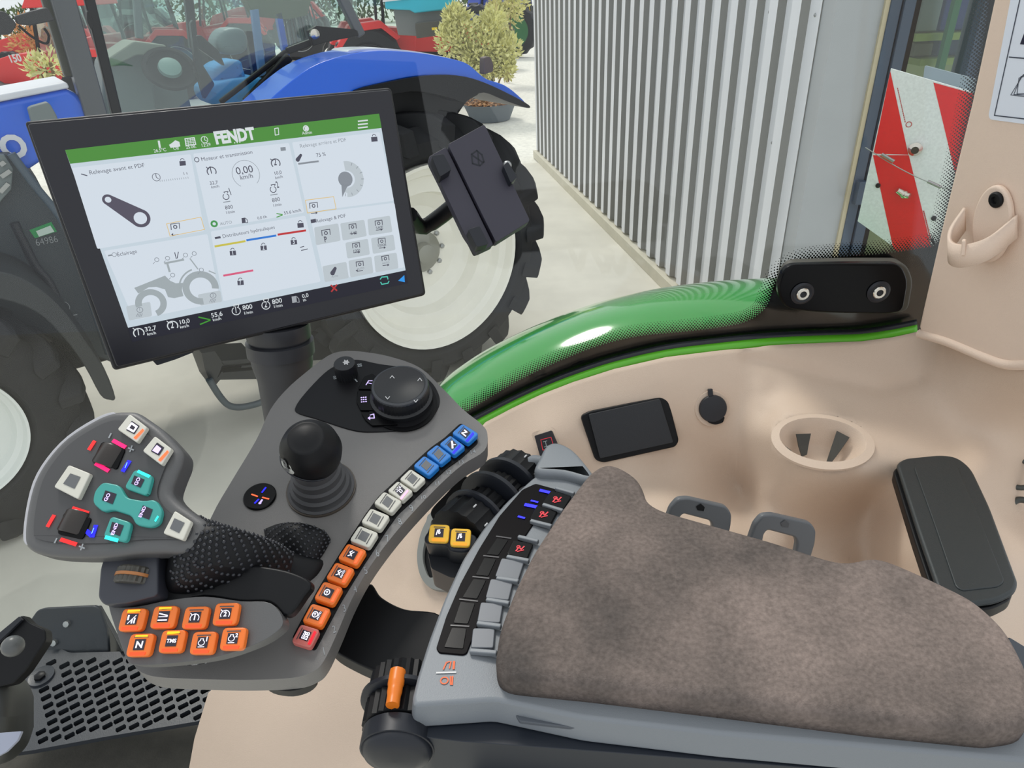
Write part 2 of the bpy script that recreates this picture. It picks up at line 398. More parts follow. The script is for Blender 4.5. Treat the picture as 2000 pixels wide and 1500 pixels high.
for (a,b,c) in(((1765,70),(1925,50),.03),((1775,118),(1925,98),.03)):
    p=FS.w(*FS.at(*a)); q=FS.w(*FS.at(*b)); z=(p[2]+q[2])/2-.03; wbox('shelf_board',p[0]+.05,q[0]+.3,YW+.55,YW+.95,z-.02,z+.018,SHY,sh)
gp=FS.w(*FS.at(1832,60)); wbox('post',gp[0]-.02,gp[0]+.02,YW+.46,YW+.5,.03,3.2,mat('green_post',(30,130,60),.4),sh)
SB=[]
for (a,b) in(((1765,70),(1925,50)),((1775,118),(1925,98))): SB.append((FS.w(*FS.at(*a))[2]+FS.w(*FS.at(*b))[2])/2-.01)
for row,px,w,hh,col,nm,l in [(0,1797,.13,.22,(150,150,150),'grey','grey box at the left end of the upper shop shelf'),(0,1848,.17,.25,(30,45,130),'dark blue','dark blue box on the upper shop shelf right of the green post'),(0,1893,.13,.30,(60,130,110),'green','green box on the upper shop shelf right of the dark blue one'),(1,1800,.12,.08,(120,110,90),'tan','low tan box at the left end of the lower shop shelf'),(1,1868,.26,.10,(45,60,105),'navy','wide navy box on the lower shop shelf')]:
    p=FS.w(*FS.at(px,60)); o=boxw('parts_box',(p[0]+.06,YW+.76,SB[row]+hh/2+.006),w,.25,hh,mat('box_'+nm,col,.6),bevel=.01); tag(o,l,'box','boxes on the shop shelves')
# ================= tractor cab body (own tractor) =================
def Yz(px,py,z): return (EYE+ray(px,py)*(z/ray(px,py)[2]))[1]
TOP=[(950,826),(1000,800),(1060,772),(1120,748),(1200,722),(1300,699),(1400,686),(1500,676),(1600,671),(1680,668),(1740,660),(1790,650)]
LEFT=[(366,1545),(385,1440),(412,1352),(500,1275),(600,1195),(720,1090),(800,1005),(880,905)]
ctrl=[(x,y,.84) for x,y in TOP[::2]]+[(1790,650,.84),(1740,660,.84)]+[(x,y+45,.815) for x,y in TOP[1:9:2]]+[
(880,905,.80),(800,1005,.73),(600,1195,.64),(412,1352,.60),(366,1545,.55),
(1070,862,.775),(1230,842,.785),(1390,795,.795),(1000,950,.75),(960,1000,.72),
(1480,770,.80),(1600,745,.80),(1740,735,.80),
(1130,960,.755),(1290,920,.765),(1420,870,.78),(1452,960,.765),
(1300,1000,Yz(1300,1000,-.60)),(1200,1050,Yz(1200,1050,-.615)),(1420,1030,Yz(1420,1030,-.62)),(1300,1150,Yz(1300,1150,-.635)),
(1500,810,.765),(1490,870,.735),(1500,960,.70),(1530,1010,.675),
(1600,795,Yz(1600,795,-.50)),(1600,920,Yz(1600,920,-.51)),(1520,850,Yz(1520,850,-.50)),(1700,860,Yz(1700,860,-.50)),(1690,920,Yz(1690,920,-.51)),
(1600,1010,.665),(1700,980,.672),(1560,1100,.635),(1640,1110,.62),(1700,1080,.64),(1720,1150,.60),
(1780,930,Yz(1780,930,-.52)),(1900,920,Yz(1900,920,-.52)),(1800,1080,Yz(1800,1080,-.53)),(1950,1120,Yz(1950,1120,-.53)),(1900,1230,Yz(1900,1230,-.53)),(1850,1220,Yz(1850,1220,-.53)),(1980,1000,.655),
(1780,800,.745),(1880,760,.73),(1900,850,.70),(1860,880,.685),(2000,740,.66),(2060,700,.62),(1960,840,.69),(2050,900,.70),(2010,980,.68),(2060,1100,.60),(2060,1300,.5),
(850,1110,.655),(870,1190,.60),(780,1120,.66),(720,1330,.55),(600,1400,.53),(500,1480,.52),(760,1480,.48),(1000,1480,Yz(1000,1480,-.68)),(1300,1400,Yz(1300,1400,-.68)),(1700,1400,Yz(1700,1400,-.62)),(2060,1540,Yz(2060,1540,-.60)),(1200,1250,Yz(1200,1250,-.66))]
cp=np.array(ctrl); XY=cp[:,:2]/400
def kern(r): return np.where(r>1e-9,r*r*np.log(np.maximum(r,1e-9)),0)
nC=len(cp); K=kern(np.linalg.norm(XY[:,None]-XY[None],axis=2))+np.eye(nC)*.002; Pm=np.c_[np.ones(nC),XY]
sol=np.linalg.solve(np.block([[K,Pm],[Pm.T,np.zeros((3,3))]]),np.r_[cp[:,2],0,0,0])
def segd(p,poly):
    best=1e9
    for a,b in zip(poly[:-1],poly[1:]):
        a=np.array(a,float);b=np.array(b,float); t=np.clip(((p-a)@(b-a))/((b-a)@(b-a)),0,1); best=min(best,np.linalg.norm(p-a-t*(b-a)))
    return best
BUMPS=[([(1482,760),(1474,830),(1474,900),(1490,985),(1530,1060)],-.006,20),          # mound's left edge
       ([(1500,790),(1560,800),(1700,850),(1850,905),(1930,1000),(1990,1130)],-.004,18),
       ([(1460,700),(1600,735),(1720,765),(1800,740)],.006,14),
       ([(790,1000),(780,1070),(795,1140),(850,1190),(900,1200)],.0025,18)]
def surfY(px,py):
    q=np.array([px,py])/400; r=np.linalg.norm(XY-q,axis=1)
    y=kern(r)@sol[:nC]+sol[nC]+q@sol[nC+1:]
    for pl,a,w in BUMPS:
        d=segd(np.array([px,py],float),pl)
        if d<3*w: y+=a*math.exp(-(d/w)**2)
    return y
def SP(px,py,h=0):
    p=PY(px,py,surfY(px,py)); return p+nrm(EYE-p)*h if h else p
def SFR(px,py,ang=0,h=0,span=30):      # local frame on the moulded panel
    p=SP(px,py); n=np.cross(SP(px+span,py)-SP(px-span,py),SP(px,py-span)-SP(px,py+span)); n=nrm(n)
    if n@(EYE-p)<0: n=-n
    c,s=math.cos(math.radians(ang)),math.sin(math.radians(ang)); x=SP(px+c*20,py+s*20)-p
    return FN(p+n*h,n,x)
bt=LEFT+TOP; bt=[np.array(p,float) for p in bt]+[np.array((1930,697.)),np.array((2240,790.))]
bx_=[b[0] for b in bt]; xs=sorted(set(bx_)|set(g for g in np.arange(376,2230,9.0) if min(abs(g-b) for b in bx_)>4))
def topy(x):
    for a,b in zip(bt[:-1],bt[1:]):
        if a[0]<=x<=b[0]: return a[1]+(b[1]-a[1])*(x-a[0])/(b[0]-a[0])
    return bt[-1][1]
G=[]; rows=84; SKIP=set()
for x in xs:
    t=topy(x); G.append([PY(x,t+(1560-t)*j/rows,surfY(x,t+(1560-t)*j/rows)) for j in range(rows+1)])
    for j in range(rows):
        y=t+(1560-t)*(j+.5)/rows; dx,dy=x+4.5-1606,y-863; dx,dy=dx+dy*.14,dy-dx*.14
        if (dx/90)**2+(dy/46)**2<1: SKIP.add((len(G)-1,j))
wf=sheet('wall_front',G,BEIGE,skip=SKIP); tag(wf,'moulded beige side panel of the tractor cab with tray and cup holder recess',kind='structure')
s_=wf.modifiers.new('s','SOLIDIFY'); s_.thickness=.004; s_.offset=1
# green body strip + black seal along the glass foot
T2=[np.array(p,float) for p in TOP]; T2=[np.array((905,850.))]+T2
def strip(name,off0,off1,Y0,Y1,m,t=.006,parent=None):
    c=crom(T2,5,False); G=[[PY(p[0],p[1]+off0,Y0) for p in c],[PY(p[0],p[1]+(off0+off1)/2,(Y0+Y1)/2-.004) for p in c],[PY(p[0],p[1]+off1,Y1) for p in c]]
    return sheet(name,G,m,parent,t)
tag(strip('trim_2',-15,6,.852,.845,GREENB),'bright green painted body edge between window and beige panel',kind='structure')
tag(strip('trim_3',-24,-13,.858,.852,NAVY,.004),'black rubber seal at the foot of the cab window',kind='structure')
FG=F(EYE+np.array([0,.865,0]),(1,0,0),(0,0,1))
win=prism('window_1',FG,[(-900,-400),(1960,-400),(1960,0),(1800,640),(1740,645),(1680,655),(1500,663),(1400,672),(1300,685),(1200,708),(1100,735),(1000,787),(900,840),(700,990),(420,1250),(240,1640),(-900,1640)],0,.004,GLASS,smooth=False)
tag(win,'clear side window of the cab',kind='structure')
fl=FG.off(-.0015)
up=[(900,812),(960,775),(1030,735),(1104,701),(1176,674),(1250,657),(1320,650),(1400,641),(1460,628),(1497,600),(1512,560),(1530,530),(1565,512),(1640,502),(1720,496),(1800,485),(1835,470),(1860,380),(1900,200),(1925,60),(1940,-60)]
lo=[(1975,-60),(1800,650),(1740,650),(1680,660),(1500,668),(1400,677),(1300,690),(1200,713),(1100,740),(1000,792),(900,845)]
frit=prism('black_border',fl,crom(up,4,False)+lo,-.001,0,FRIT,win,smooth=False)
V=[];Fc=[];cu=crom(up,14,False)
uvc=[np.array(fl.at(*p)) for p in cu]; L=0; acc=[(uvc[0],0)]
dots=[]; step=.0042; D_=[0]
for a,b in zip(uvc[:-1],uvc[1:]): D_.append(D_[-1]+np.linalg.norm(b-a))
for r in range(8):
    s=(r%2)*step/2; rad=.0019*(1-r/10)
    while s<D_[-1]:
        i=int(np.searchsorted(D_,s))-1; i=max(0,min(i,len(uvc)-2)); t=(s-D_[i])/max(1e-9,D_[i+1]-D_[i]); p=uvc[i]*(1-t)+uvc[i+1]*t; d=nrm(uvc[i+1]-uvc[i]); q=np.array([-d[1],d[0]])
        p=p+q*(.001+r*step*.62); b=len(V)
        V+=[fl.w(p[0]+rad*math.cos(k*math.pi/3),p[1]+rad*math.sin(k*math.pi/3),.0002) for k in range(6)]; Fc.append(tuple(range(b,b+6))); s+=step
tag(mk('border_dots',V,Fc,FRIT,win),kind='stuff')
# window hinge plate with two bolts
FH=FG.off(.035)
hp=thing('hinge_plate',FH.w(*FH.at(1640,560)),'black rounded hinge plate with two socket bolts at the foot of the cab window','hinge')
st=rnd([(1514,565),(1530,515),(1640,512),(1755,512),(1770,545),(1760,605),(1730,610),(1600,608),(1530,600)],34,6)
prism('plate',FH,st,-.006,.006,GLOSSB,hp,bevel=.003)
prism('backing',FG.off(.006),[(x-2,y-10) for x,y in st],0,.022,mat('rubber_edge',(70,68,60),.5),hp,bevel=.003)
for c in((1563,569),(1711,566)):
    w=lathe('washer',FH,c,[(.0145,.006),(.015,.0075),(.012,.009),(.0105,.0085)],NAVY,hp,28)
    lathe('bolt',FH,c,[(.0085,.008),(.0085,.010),(.0075,.011),(.0045,.011),(.004,.008)],CHROME,w,12)
# right-hand pillar
FP=F3(PY(1930,0,.77),PY(2060,0,.70),PY(1790,650,.80))
pil=prism('trim_4',FP,[(2040,-700),(1962,-150),(1938,0),(1895,200),(1840,430),(1792,640),(1800,655),(1860,672),(1925,700),(1975,712),(2140,730),(2250,400),(2330,-150),(2400,-700)],-.05,0,BEIGEP,bevel=.012,seg=4); tag(pil,'beige window pillar on the right with a sticker and a bottle clip',kind='structure')
FPo=FP.off(.0005)
ridge=tube('trim_5',[FP.w(*FP.at(*p),-.001) for p in((1795,652),(1850,668),(1920,697),(1965,712),(2010,712),(2060,705))],.006,BEIGEP,sm=5); tag(ridge,'raised beige bead where pillar meets side panel',kind='structure')
st=thing('instruction_sticker',FPo.w(*FPo.at(1970,110)),'white safety sticker with manual pictogram on the beige pillar','sticker')
prism('label_sheet',FP,rnd([(1986,-60),(1932,225),(1935,233),(2100,255),(2200,-60)],6,3),.0002,.0008,mat('sticker_white',(222,228,238),.35),st)
p=Pic(FP,.0012); INK=mat('ink',(60,66,80),.5)
p.line([(1998,-20),(1944,225),(2100,243)],2.2,INK); p.line([(1973,111),(2100,122)],2.2,INK)
for k in range(3): p.line([(2010,140+k*3),(1994-k*4+6,146+k*3),(1976+k*6,185+k*3-k*4),(2020,190-k*4)],1.3,INK)
p.poly([(1994,86),(2004,60),(2020,70),(2020,88)],mat('ink_dark',(20,20,50),.5)); p.build('pictogram',st)
cl=thing('bottle_clip',FP.w(*FP.at(1942,440)),'beige belt clip screwed to the right pillar','clip')
prism('back_plate',FP,ell((1946,435),38,76,40,.13),0,.007,BEIGEP,cl,bevel=.003)
V=[(1890,410),(1892,440),(1908,462),(1940,468),(1975,456),(1992,424)]
G=[[FP.w(*FP.at(x,y+dy),h) for (x,y),h in zip(V,(.004,.022,.034,.036,.026,.004))] for dy in(-6,15,38)]
G=[crom(r,5,False) for r in G]; sheet('clip_band',G,BEIGEP,cl,.004)
barw('clip_rib',FP.w(*FP.at(1941,452),.037),FP.w(*FP.at(1938,482),.037),.008,.004,BEIGEP,cl,bevel=.0015)
for c in((1958,387),(1938,482)): lathe('screw',FP,c,[(.0085,.006),(.0085,.009),(.007,.0105),(.004,.0105),(.003,.008)],BLACK,cl,20)
# ---- green rear fender outside the glass
rowsG=[(1.36,14,[0]),(1.27,1,[0]),(1.2,0,[0]),(1.13,8,[0]),(1.07,28,[0]),(1.02,62,[0]),(.98,105,[0]),(.95,160,[0])]
top_=[(780,850),(830,792),(868,748),(910,715),(965,681),(1050,640),(1150,602),(1230,581),(1300,567),(1400,555),(1500,549),(1600,546),(1700,548),(1800,560)]
G=[]
for Y,dy,_ in rowsG: G.append(crom([PY(x,y+dy*(1.0 if x>900 else .8),Y) for x,y in top_],5,False))
G=[list(r) for r in zip(*[crom(c,4,False) for c in zip(*G)])]
fe=sheet('green_fender',G,GREEN,None,.01); tag(fe,'glossy green rear mudguard curving below the cab window','fender')
# ================= blue tractor =================
def wheel(cw,axis,Rr,W,rr,rimmat,parent,nl,name,lugR=None,dish=.06):
    fr=FN(cw,axis,np.cross([0,0,1.],axis)); fr=F(fr.o,fr.x,np.cross(fr.n,fr.x)); h=W/2
    rim=lathe(name,fr,(0,0),[(.02,h*.15),(rr*.32,h*.15),(rr*.34,h*.05),(rr*.50,h*.02),(rr*.60,h*.16),(rr*.66,h*.20),(rr*.70,h*.5),(rr*.86,h*.52),(rr*.90,h*.72),(rr*.97,h*.78),(rr*1.0,h*.95),(rr*1.035,h*.97),(rr*1.03,h*.8),(rr*.99,-h*.9)],rimmat,parent,64,px=False)
    t=.07*Rr/.95+.012
    lathe('tyre',fr,(0,0),[(rr*1.02,-h*.8),(rr*1.05,h*.86),(rr*1.12,h*1.0),((rr+Rr)/2,h*1.02),(Rr*.88,h*.82),(Rr-t,h*.72),(Rr-t+.01,0),(Rr-t,-h*.72),(Rr*.9,-h*.94),(rr*1.05,-h*.86)],TYRE,rim,64,px=False)
    hub=lathe('hub',fr,(0,0),[(rr*.24,h*.13),(rr*.24,h*.22),(rr*.2,h*.26),(rr*.12,h*.26),(rr*.11,h*.45),(rr*.07,h*.48)],mat('hub_grey',(150,150,140),.5,metal=.4),rim,24,px=False)
    for i in range(10):
        a=2*math.pi*i/10; lathe('wheel_bolt',fr,(rr*.28*math.cos(a),rr*.28*math.sin(a)),[(.018,h*.14),(.018,h*.22),(.008,h*.24)],STEEL,rim,6,px=False)
    # lugs: one mesh per side, copied round the tyre
    for side in(1,-1):
        V=[];n=7
        for k in range(n):
            s=k/(n-1); ax=h*(1.08-1.08*s); a=.30*s**.9*(1 if nl>30 else 1.25)
            rb=(Rr*.76 if k==0 else (Rr*.82 if k==1 else Rr-t-.03)); rt=(Rr*.93 if k==0 else (Rr*.985 if k==1 else Rr)); wd=.082*Rr*(1.15-.3*s)
            ax*=side
            for r,ww in((rb,wd*1.35),(rt,wd)):
                for e in(-1,1): an=a+e*ww/2/Rr; V.append((r*math.cos(an),r*math.sin(an),ax))
        Fc=[(0,1,3,2),((n-1)*4,(n-1)*4+1,(n-1)*4+3,(n-1)*4+2)]
        for k in range(n-1): b=k*4; Fc+=[(b,b+1,b+5,b+4),(b+2,b+3,b+7,b+6),(b,b+2,b+6,b+4),(b+1,b+3,b+7,b+5)]
        me=None
        for i in range(nl):
            A=2*math.pi*(i+(.5 if side<0 else 0))/nl
            if me is None:
                q=mk('tyre_lug',V,Fc,TYRE,rim,origin=(0,0,0),bevel=.012,seg=2); me=q.data; q.location=(0,0,0); Mp=Matrix.Translation(-Vector(WL[rim.name]))
            else:
                q=q.copy(); COL.objects.link(q)
            q.matrix_local=Matrix.Translation(-Vector(WL[rim.name]))@fr.mat()@Matrix.Rotation(A,4,'Z')
    return rim,fr
RC=PZ(850,505,-1.66); FC=PZ(-118,868,-1.90)
RCg=np.array([RC[0],RC[1],0]); fw=nrm((FC-RC)*[1,1,0]); sd=np.cross([0,0,1.],fw); 
if sd@(EYE-RC)<0: sd=-sd
bt_=thing('blue_tractor',RCg,'blue tractor with cream rear wheel parked outside the cab window','tractor')
W=.66
wheel(RC-sd*W*.39,sd,.96,W,.63,RIM,bt_,18,'rear_wheel')
fax=nrm(sd+fw*(-.12)); wheel(FC-fax*.2,fax,.70,.46,.365,RIMW,bt_,17,'front_wheel')
wheel(RC-sd*(W*.4+1.9),-sd,.96,W,.63,RIM,bt_,18,'rear_wheel'); wheel(FC-sd*2.0,-sd,.74,.46,.42,RIMW,bt_,16,'front_wheel')
def FT(off): return F(RC-sd*off,-fw if (-fw)@_X[:3]*1>0 else fw,(0,0,1))
def FTf(off):
    f=F(RC-sd*off,-fw,(0,0,1))
    if f.n@(EYE-f.o)<0: f=F(RC-sd*off,fw,(0,0,1))
    return f
T0=FTf(-.02)
out=[(430,280),(505,215),(555,170),(605,133),(655,113),(705,102),(760,99),(830,105),(895,118),(918,128),(932,140),(952,155),(985,166),(1012,186),(1028,205),(990,192),(955,174),(925,160),(880,152),(830,148),(770,157),(700,178),(560,240),(470,320)]
prism('rear_fender',T0,crom(out,3),-.34,0,BLUE,bt_,bevel=.03,seg=3)
prism('fender_stripe',T0,crom([(701,99),(760,96),(830,102),(896,115),(915,124),(900,126),(830,112),(760,106),(704,110)],3),-.345,-.12,WHITEP,bt_,bevel=.006)
prism('fender_flare',T0,crom([(690,176),(760,158),(830,147),(890,147),(940,160),(1000,188),(1029,205),(1024,210),(980,195),(940,180),(912,192),(900,200),(870,190),(800,178),(700,196)],3),-.55,.03,BLACK,bt_,bevel=.012)
prism('fender_skirt',FTf(.12),crom([(560,240),(700,180),(830,160),(905,170),(940,182),(915,200),(880,240),(800,250),(600,380)],3),-.5,-.02,BLACK,bt_,bevel=.01)
# body behind wheels: chassis block, axle
T1=FTf(.75)
prism('chassis',T1,[(-500,520),(760,330),(830,430),(640,560),(230,700),(-500,900)],-.5,0,BLACK,bt_,bevel=.02)
prism('axle_housing',FTf(.5),rnd([(730,460),(900,440),(905,560),(740,570)],20),-1.2,.05,BLACK,bt_,bevel=.02)
# bonnet
TH=FTf(.5)
prism('bonnet',TH,[(-900,290),(0,200),(132,172),(150,184),(190,220),(120,290),(60,330),(-40,350),(-900,520)],-.45,0,BLUE,bt_,bevel=.03)
prism('bonnet_stripe',TH,[(-900,266),(0,184),(60,173),(130,160),(136,172),(0,199),(-900,290)],-.45,.008,WHITEP,bt_,bevel=.01)
p=Pic(TH,.012); p.text('O',(12,312),(60,300),WHITEP,1.1,.04); p.text("'",(0,300),(10,296),WHITEP,.8,.03); p.build('lettering',bt_)
prism('mirror_bracket',FTf(.35),rnd([(54,212),(60,208),(92,199),(98,204),(110,225),(115,240),(64,250)],6),-.05,.02,DASH,bt_,bevel=.008)
# engine bay, tank and panels seen left of the monitor
prism('engine_panel',FTf(.42),[(-300,330),(20,300),(70,345),(130,460),(205,640),(226,712),(60,640),(-300,700)],-.3,0,mat('engine_grey',(52,60,66),.5),bt_,bevel=.01)
prism('side_grille',FTf(.36),[(-60,300),(8,302),(26,330),(22,370),(0,395),(-60,440)],-.04,0,DASH,bt_,bevel=.006)
for k,(a,b) in enumerate((((0,322),(9,316)),((2,345),(20,333)),((0,375),(16,358)))): barw('grille_bar',FTf(.355).w(*FTf(.355).at(*a)),FTf(.355).w(*FTf(.355).at(*b)),.02,.02,STEEL,bt_)
tube('hose',[FTf(.3).w(*FTf(.3).at(*q)) for q in((28,435),(45,470),(70,520),(92,545),(110,580))],.022,NAVY,bt_)
tube('frame_rail',[FTf(.3).w(*FTf(.3).at(*q)) for q in((22,300),(66,360),(132,450),(182,600),(212,690))],.02,mat('rail_slate',(70,84,96),.45),bt_)
p=Pic(FTf(.42),.004)
p.poly([(57,449),(100,433),(111,452),(68,465)],mat('tag_green',(30,150,80),.5)); p.poly([(70,451),(98,440),(106,452),(76,462)],mat('tag_white',(205,225,215),.5),.002); 
p.text('64986',(72,480),(114,472),PRINTG,1.25,-.01); p.disc((122,600),13,PRINTG,r0=12); p.line([(118,620),(150,614)],2,PRINTG); p.build('sticker',bt_)
# front fender
fo=[(-200,545),(-60,528),(20,535),(80,565),(130,612),(172,672),(205,722),(226,778),(214,782),(196,772),(165,715),(120,655),(70,610),(0,585),(-100,580),(-200,600)]
prism('front_fender',FTf(.0),crom(fo,3),-.42,.0,mat('fender_black',(38,42,44),.5),bt_,bevel=.015)
# ladder step
TS=FTf(.2)
prism('step_plate',TS,[(394,690),(420,686),(440,716),(510,712),(525,740),(430,742),(415,760),(400,720)],-.3,0,mat('step_black',(32,34,36),.5),bt_,holes=[[(432,705),(500,700),(505,706),(436,712)],[(432,722),(505,716),(508,722),(436,728)]],bevel=.006)
tube('step_rail',[TS.w(*TS.at(*q)) for q in((408,740),(430,775),(450,793),(480,794),(520,780),(530,750))],.022,mat('step_slate',(70,80,86),.5),bt_,sm=5)
prism('step_column',FTf(.3),[(600,650),(700,640),(660,700),(600,705)],-.3,0,BLACK,bt_)
# cab
TC=FTf(.55); TC2=FTf(1.9)
def bar(a,b,off,w,m,name='cab_pillar',t=None,par=bt_):
    f=FTf(off); return barw(name,f.w(*f.at(*a)),f.w(*f.at(*b)),w,t or w,m,par,up=sd,bevel=.01)
PG=mat('cab_pillar_grey',(84,88,92),.35)
bar((105,-60),(190,240),.52,.11,PG); bar((160,-60),(232,240),.5,.05,BLACK); bar((84,-40),(140,150),.56,.07,mat('exhaust_black',(60,62,52),.5),'exhaust_pipe')
bar((640,-60),(704,70),.5,.06,PG)
bar((430,200),(560,100),.54,.03,BLACK,'door_frame'); bar((560,100),(640,70),.54,.04,BLACK,'door_frame'); bar((480,200),(565,110),.5,.05,BLACK,'door_frame')
prism('cab_glazing',TC,[(150,-120),(690,-120),(700,66),(640,74),(560,108),(470,210),(430,330),(235,330)],-.01,0,GLASST,bt_,smooth=False)
prism('far_glazing',TC2,[(150,-120),(690,-120),(690,60),(560,90),(235,200)],-.01,0,GLASST,bt_,smooth=False)
bar((365,-30),(378,95),1.85,.06,BLACK); bar((265,-30),(272,75),1.85,.05,DASH); bar((560,-60),(600,90),1.8,.05,PG)
prism('hinge_panel',FTf(.47),[(602,60),(618,50),(700,58),(702,70),(650,80),(612,90)],-.04,0,BLACK,bt_,bevel=.006); 
c=FTf(.46); lathe('hinge_bolt',c,(613,67),[(.03,0),(.03,.02),(.015,.03)],CHROME,bt_,12)
# louvred side grille behind glass
for k in range(10): bar((552+k*6,12-k*.6),(566+k*6,100-k*5),.85,.012,DASH,'louvre')
prism('mud_panel',FTf(.8),[(480,0),(610,-10),(600,30),(560,38),(500,32)],-.1,0,mat('olive',(110,112,92),.7),bt_)
prism('blue_post',FTf(.8),[(540,28),(550,24),(566,110),(556,116)],-.04,0,BLUE,bt_)
prism('blue_post',FTf(.75),[(492,20),(505,18),(520,145),(508,150)],-.04,0,mat('pale_blue',(110,140,190),.5),bt_)
# cab interior
prism('dashboard',FTf(1.2),rnd([(200,120),(270,82),(330,92),(340,120),(300,170),(310,260),(200,260)],8),-.3,0,DASH,bt_,bevel=.03)
prism('dash_top',FTf(1.1),rnd([(205,118),(262,80),(325,88),(330,112),(268,108),(215,135)],6),-.35,0,mat('dash_brown',(140,140,128),.6),bt_,bevel=.015)
c=FTf(1.0); lathe('steering_wheel',FN(c.w(*c.at(332,134)),nrm(sd+np.array([0,0,.9])),fw),(0,0),[(.15,-.012),(.16,0),(.15,.012),(.13,.012),(.13,-.012),(.15,-.012)],BLACK,bt_,32,px=False)
lathe('steering_hub',FN(c.w(*c.at(332,134)),nrm(sd+np.array([0,0,.9])),fw),(0,0),[(.07,0),(.065,.02),(.03,.03)],mat('hub_teal',(140,165,160),.4),bt_,24,px=False)
pillow('seat_cushion',FTf(1.0),crom([(408,175),(440,160),(500,152),(528,160),(520,200),(470,215),(420,205)],3),-.35,0,.05,SEATB,bt_)
pillow('seat_back',FTf(1.15),crom([(420,140),(435,125),(470,118),(478,135),(480,160),(430,168)],3),-.3,0,.05,SEATB,bt_)
pillow('headrest_pod',FTf(.95),crom([(425,78),(440,58),(470,55),(485,72),(482,100),(455,108),(430,100)],3),-.2,0,.04,mat('pod_grey',(110,125,130),.5),bt_)
prism('control_arm',FTf(.9),rnd([(372,45),(378,38),(392,120),(420,165),(400,195),(384,140)],5),-.05,0,BLACK,bt_,bevel=.01)
prism('control_arm',FTf(.95),rnd([(378,72),(392,68),(428,100),(440,130),(425,120),(384,92)],5),-.05,0,BLACK,bt_,bevel=.01)
prism('cab_floor',FTf(.62),[(200,190),(440,190),(470,330),(235,330)],-1.0,-.9,DASH,bt_)
prism('cab_tail',FTf(1.25),rnd([(480,60),(500,62),(525,160),(500,170)],4),-.05,0,BLACK,bt_)
prism('door_handle',FTf(.48),rnd([(168,22),(174,20),(182,50),(176,58),(168,40)],3),-.02,.03,BLACK,bt_,bevel=.006)
# mirror on the bonnet side (top left)
mr=thing('wing_mirror',FTf(.3).w(*FTf(.3).at(40,40)),'dark wing mirror on its arm in the top left corner','mirror')
T=FTf(.3)
prism('mirror_head',T,rnd([(-90,20),(10,22),(34,48),(20,68),(-90,70)],8),-.12,0,mat('mirror_black',(46,46,48),.5),mr,bevel=.02)
prism('mirror_arm',T,rnd([(28,32),(60,22),(92,14),(108,40),(60,50),(35,48)],5),-.06,0,mat('mirror_black',(46,46,48),.5),mr,bevel=.01)
tube('cable',[T.w(*T.at(*q)) for q in((36,50),(60,70),(80,82),(92,84),(95,70),(86,55))],.006,BLACK,mr)
# ---- small machines in the yard
def yard_tractor(px,py,depth,rot,S,col,label,rimc,grp='tractors in the yard',name='tractor'):
    g=PY(px,py,depth); o=np.array([g[0],g[1],0]); t=thing(name,o,label,'tractor',grp)
    c,s=math.cos(rot),math.sin(rot); X=np.array([c,s,0]); Y2=np.array([-s,c,0]); Z=np.array([0,0,1.])
    def W3(x,y,z): return o+(X*x+Y2*y+Z*z)*S
    fr=F(o,X,Z)                      # side profile plane, normal = -Y2
    def ex(nm,pts,y0,y1,m,bv=.03): return prism(nm,F(W3(0,0,0),X,Z),[(a*S,b*S) for a,b in pts],y0*S,y1*S,m,t,px=False,bevel=bv*S)
    ex('bonnet',[(.6,1.1),(.7,1.75),(1.5,1.7),(2.35,1.5),(2.5,1.25),(2.45,.95)],-.4,.4,col)
    ex('chassis',[(-.5,.55),(-.5,1.0),(.7,1.15),(2.4,.95),(2.4,.65)],-.25,.25,BLACK)
    ex('cab_base',[(-.75,1.0),(-.7,1.6),(.0,1.65),(.75,1.55),(.65,1.0)],-.6,.6,col)
    ex('cab_glass',[(-.7,1.6),(-.6,2.6),(.55,2.6),(.75,1.55)],-.68,.68,GLASST,0)
    for x0,x1 in((-.7,-.6),(.0,.05),(.75,.55)):
        for y in(-.68,.68): barw('cab_post',W3(x0,y,1.6),W3(x1,y,2.6),.06*S,.06*S,BLACK,t)
    ex('cab_roof',[(-.75,2.6),(-.7,2.8),(.6,2.8),(.75,2.6)],-.75,.75,col)
    for y in(-.85,.85):
        ex('fender',[(-1.15,1.3),(-.8,1.75),(-.1,1.8),(.3,1.45),(.2,1.4),(-.1,1.65),(-.75,1.6),(-1.05,1.25)],y-.25,y+.25,col,.02)
        sgn=1 if y>0 else -1; n=Y2*sgn
        for cx,R2,w in((-.45,.85,.5),(1.85,.62,.4)):
            f=FN(W3(cx,y,R2),n,X); h=w/2*S; r=R2*S
            rm=lathe('wheel',f,(0,0),[(.02*S,h*.3),(r*.3,h*.3),(r*.5,h*.1),(r*.6,h*.9),(r*.62,-h*.9)],rimc,t,28,px=False)
            lathe('tyre',f,(0,0),[(r*.6,h*.8),(r*.66,h),(r*.9,h*.98),(r,h*.75),(r,-h*.75),(r*.9,-h),(r*.6,-h*.8)],TYRE,rm,36,px=False,knurl=.04*S,kn=(3,4))
    return t,W3
g1,W3=yard_tractor(175,120,17,math.radians(186),.95,RED,'red tractor nearest the camera at the left edge, its bonnet just above the blue bonnet',RIMW)
f=F(W3(0,0,0),nrm(W3(1,0,0)-W3(0,0,0)),(0,0,1)); 
g2,_=yard_tractor(150,82,26,math.radians(186),1.0,RED,'grey and red tractor second back at the left edge of the yard',RIMW)
g3,_=yard_tractor(300,82,22,math.radians(205),1.0,RED,'red tractor seen through the front of the blue tractor cab',RIMW)
g4,_=yard_tractor(450,70,26,math.radians(195),1.05,RED,'red tractor with white stripe seen through the middle of the blue cab',RIMW)
g5,_=yard_tractor(745,75,19,math.radians(15),1.05,RED,'red tractor with large rear wheel above the blue fender',STEEL)
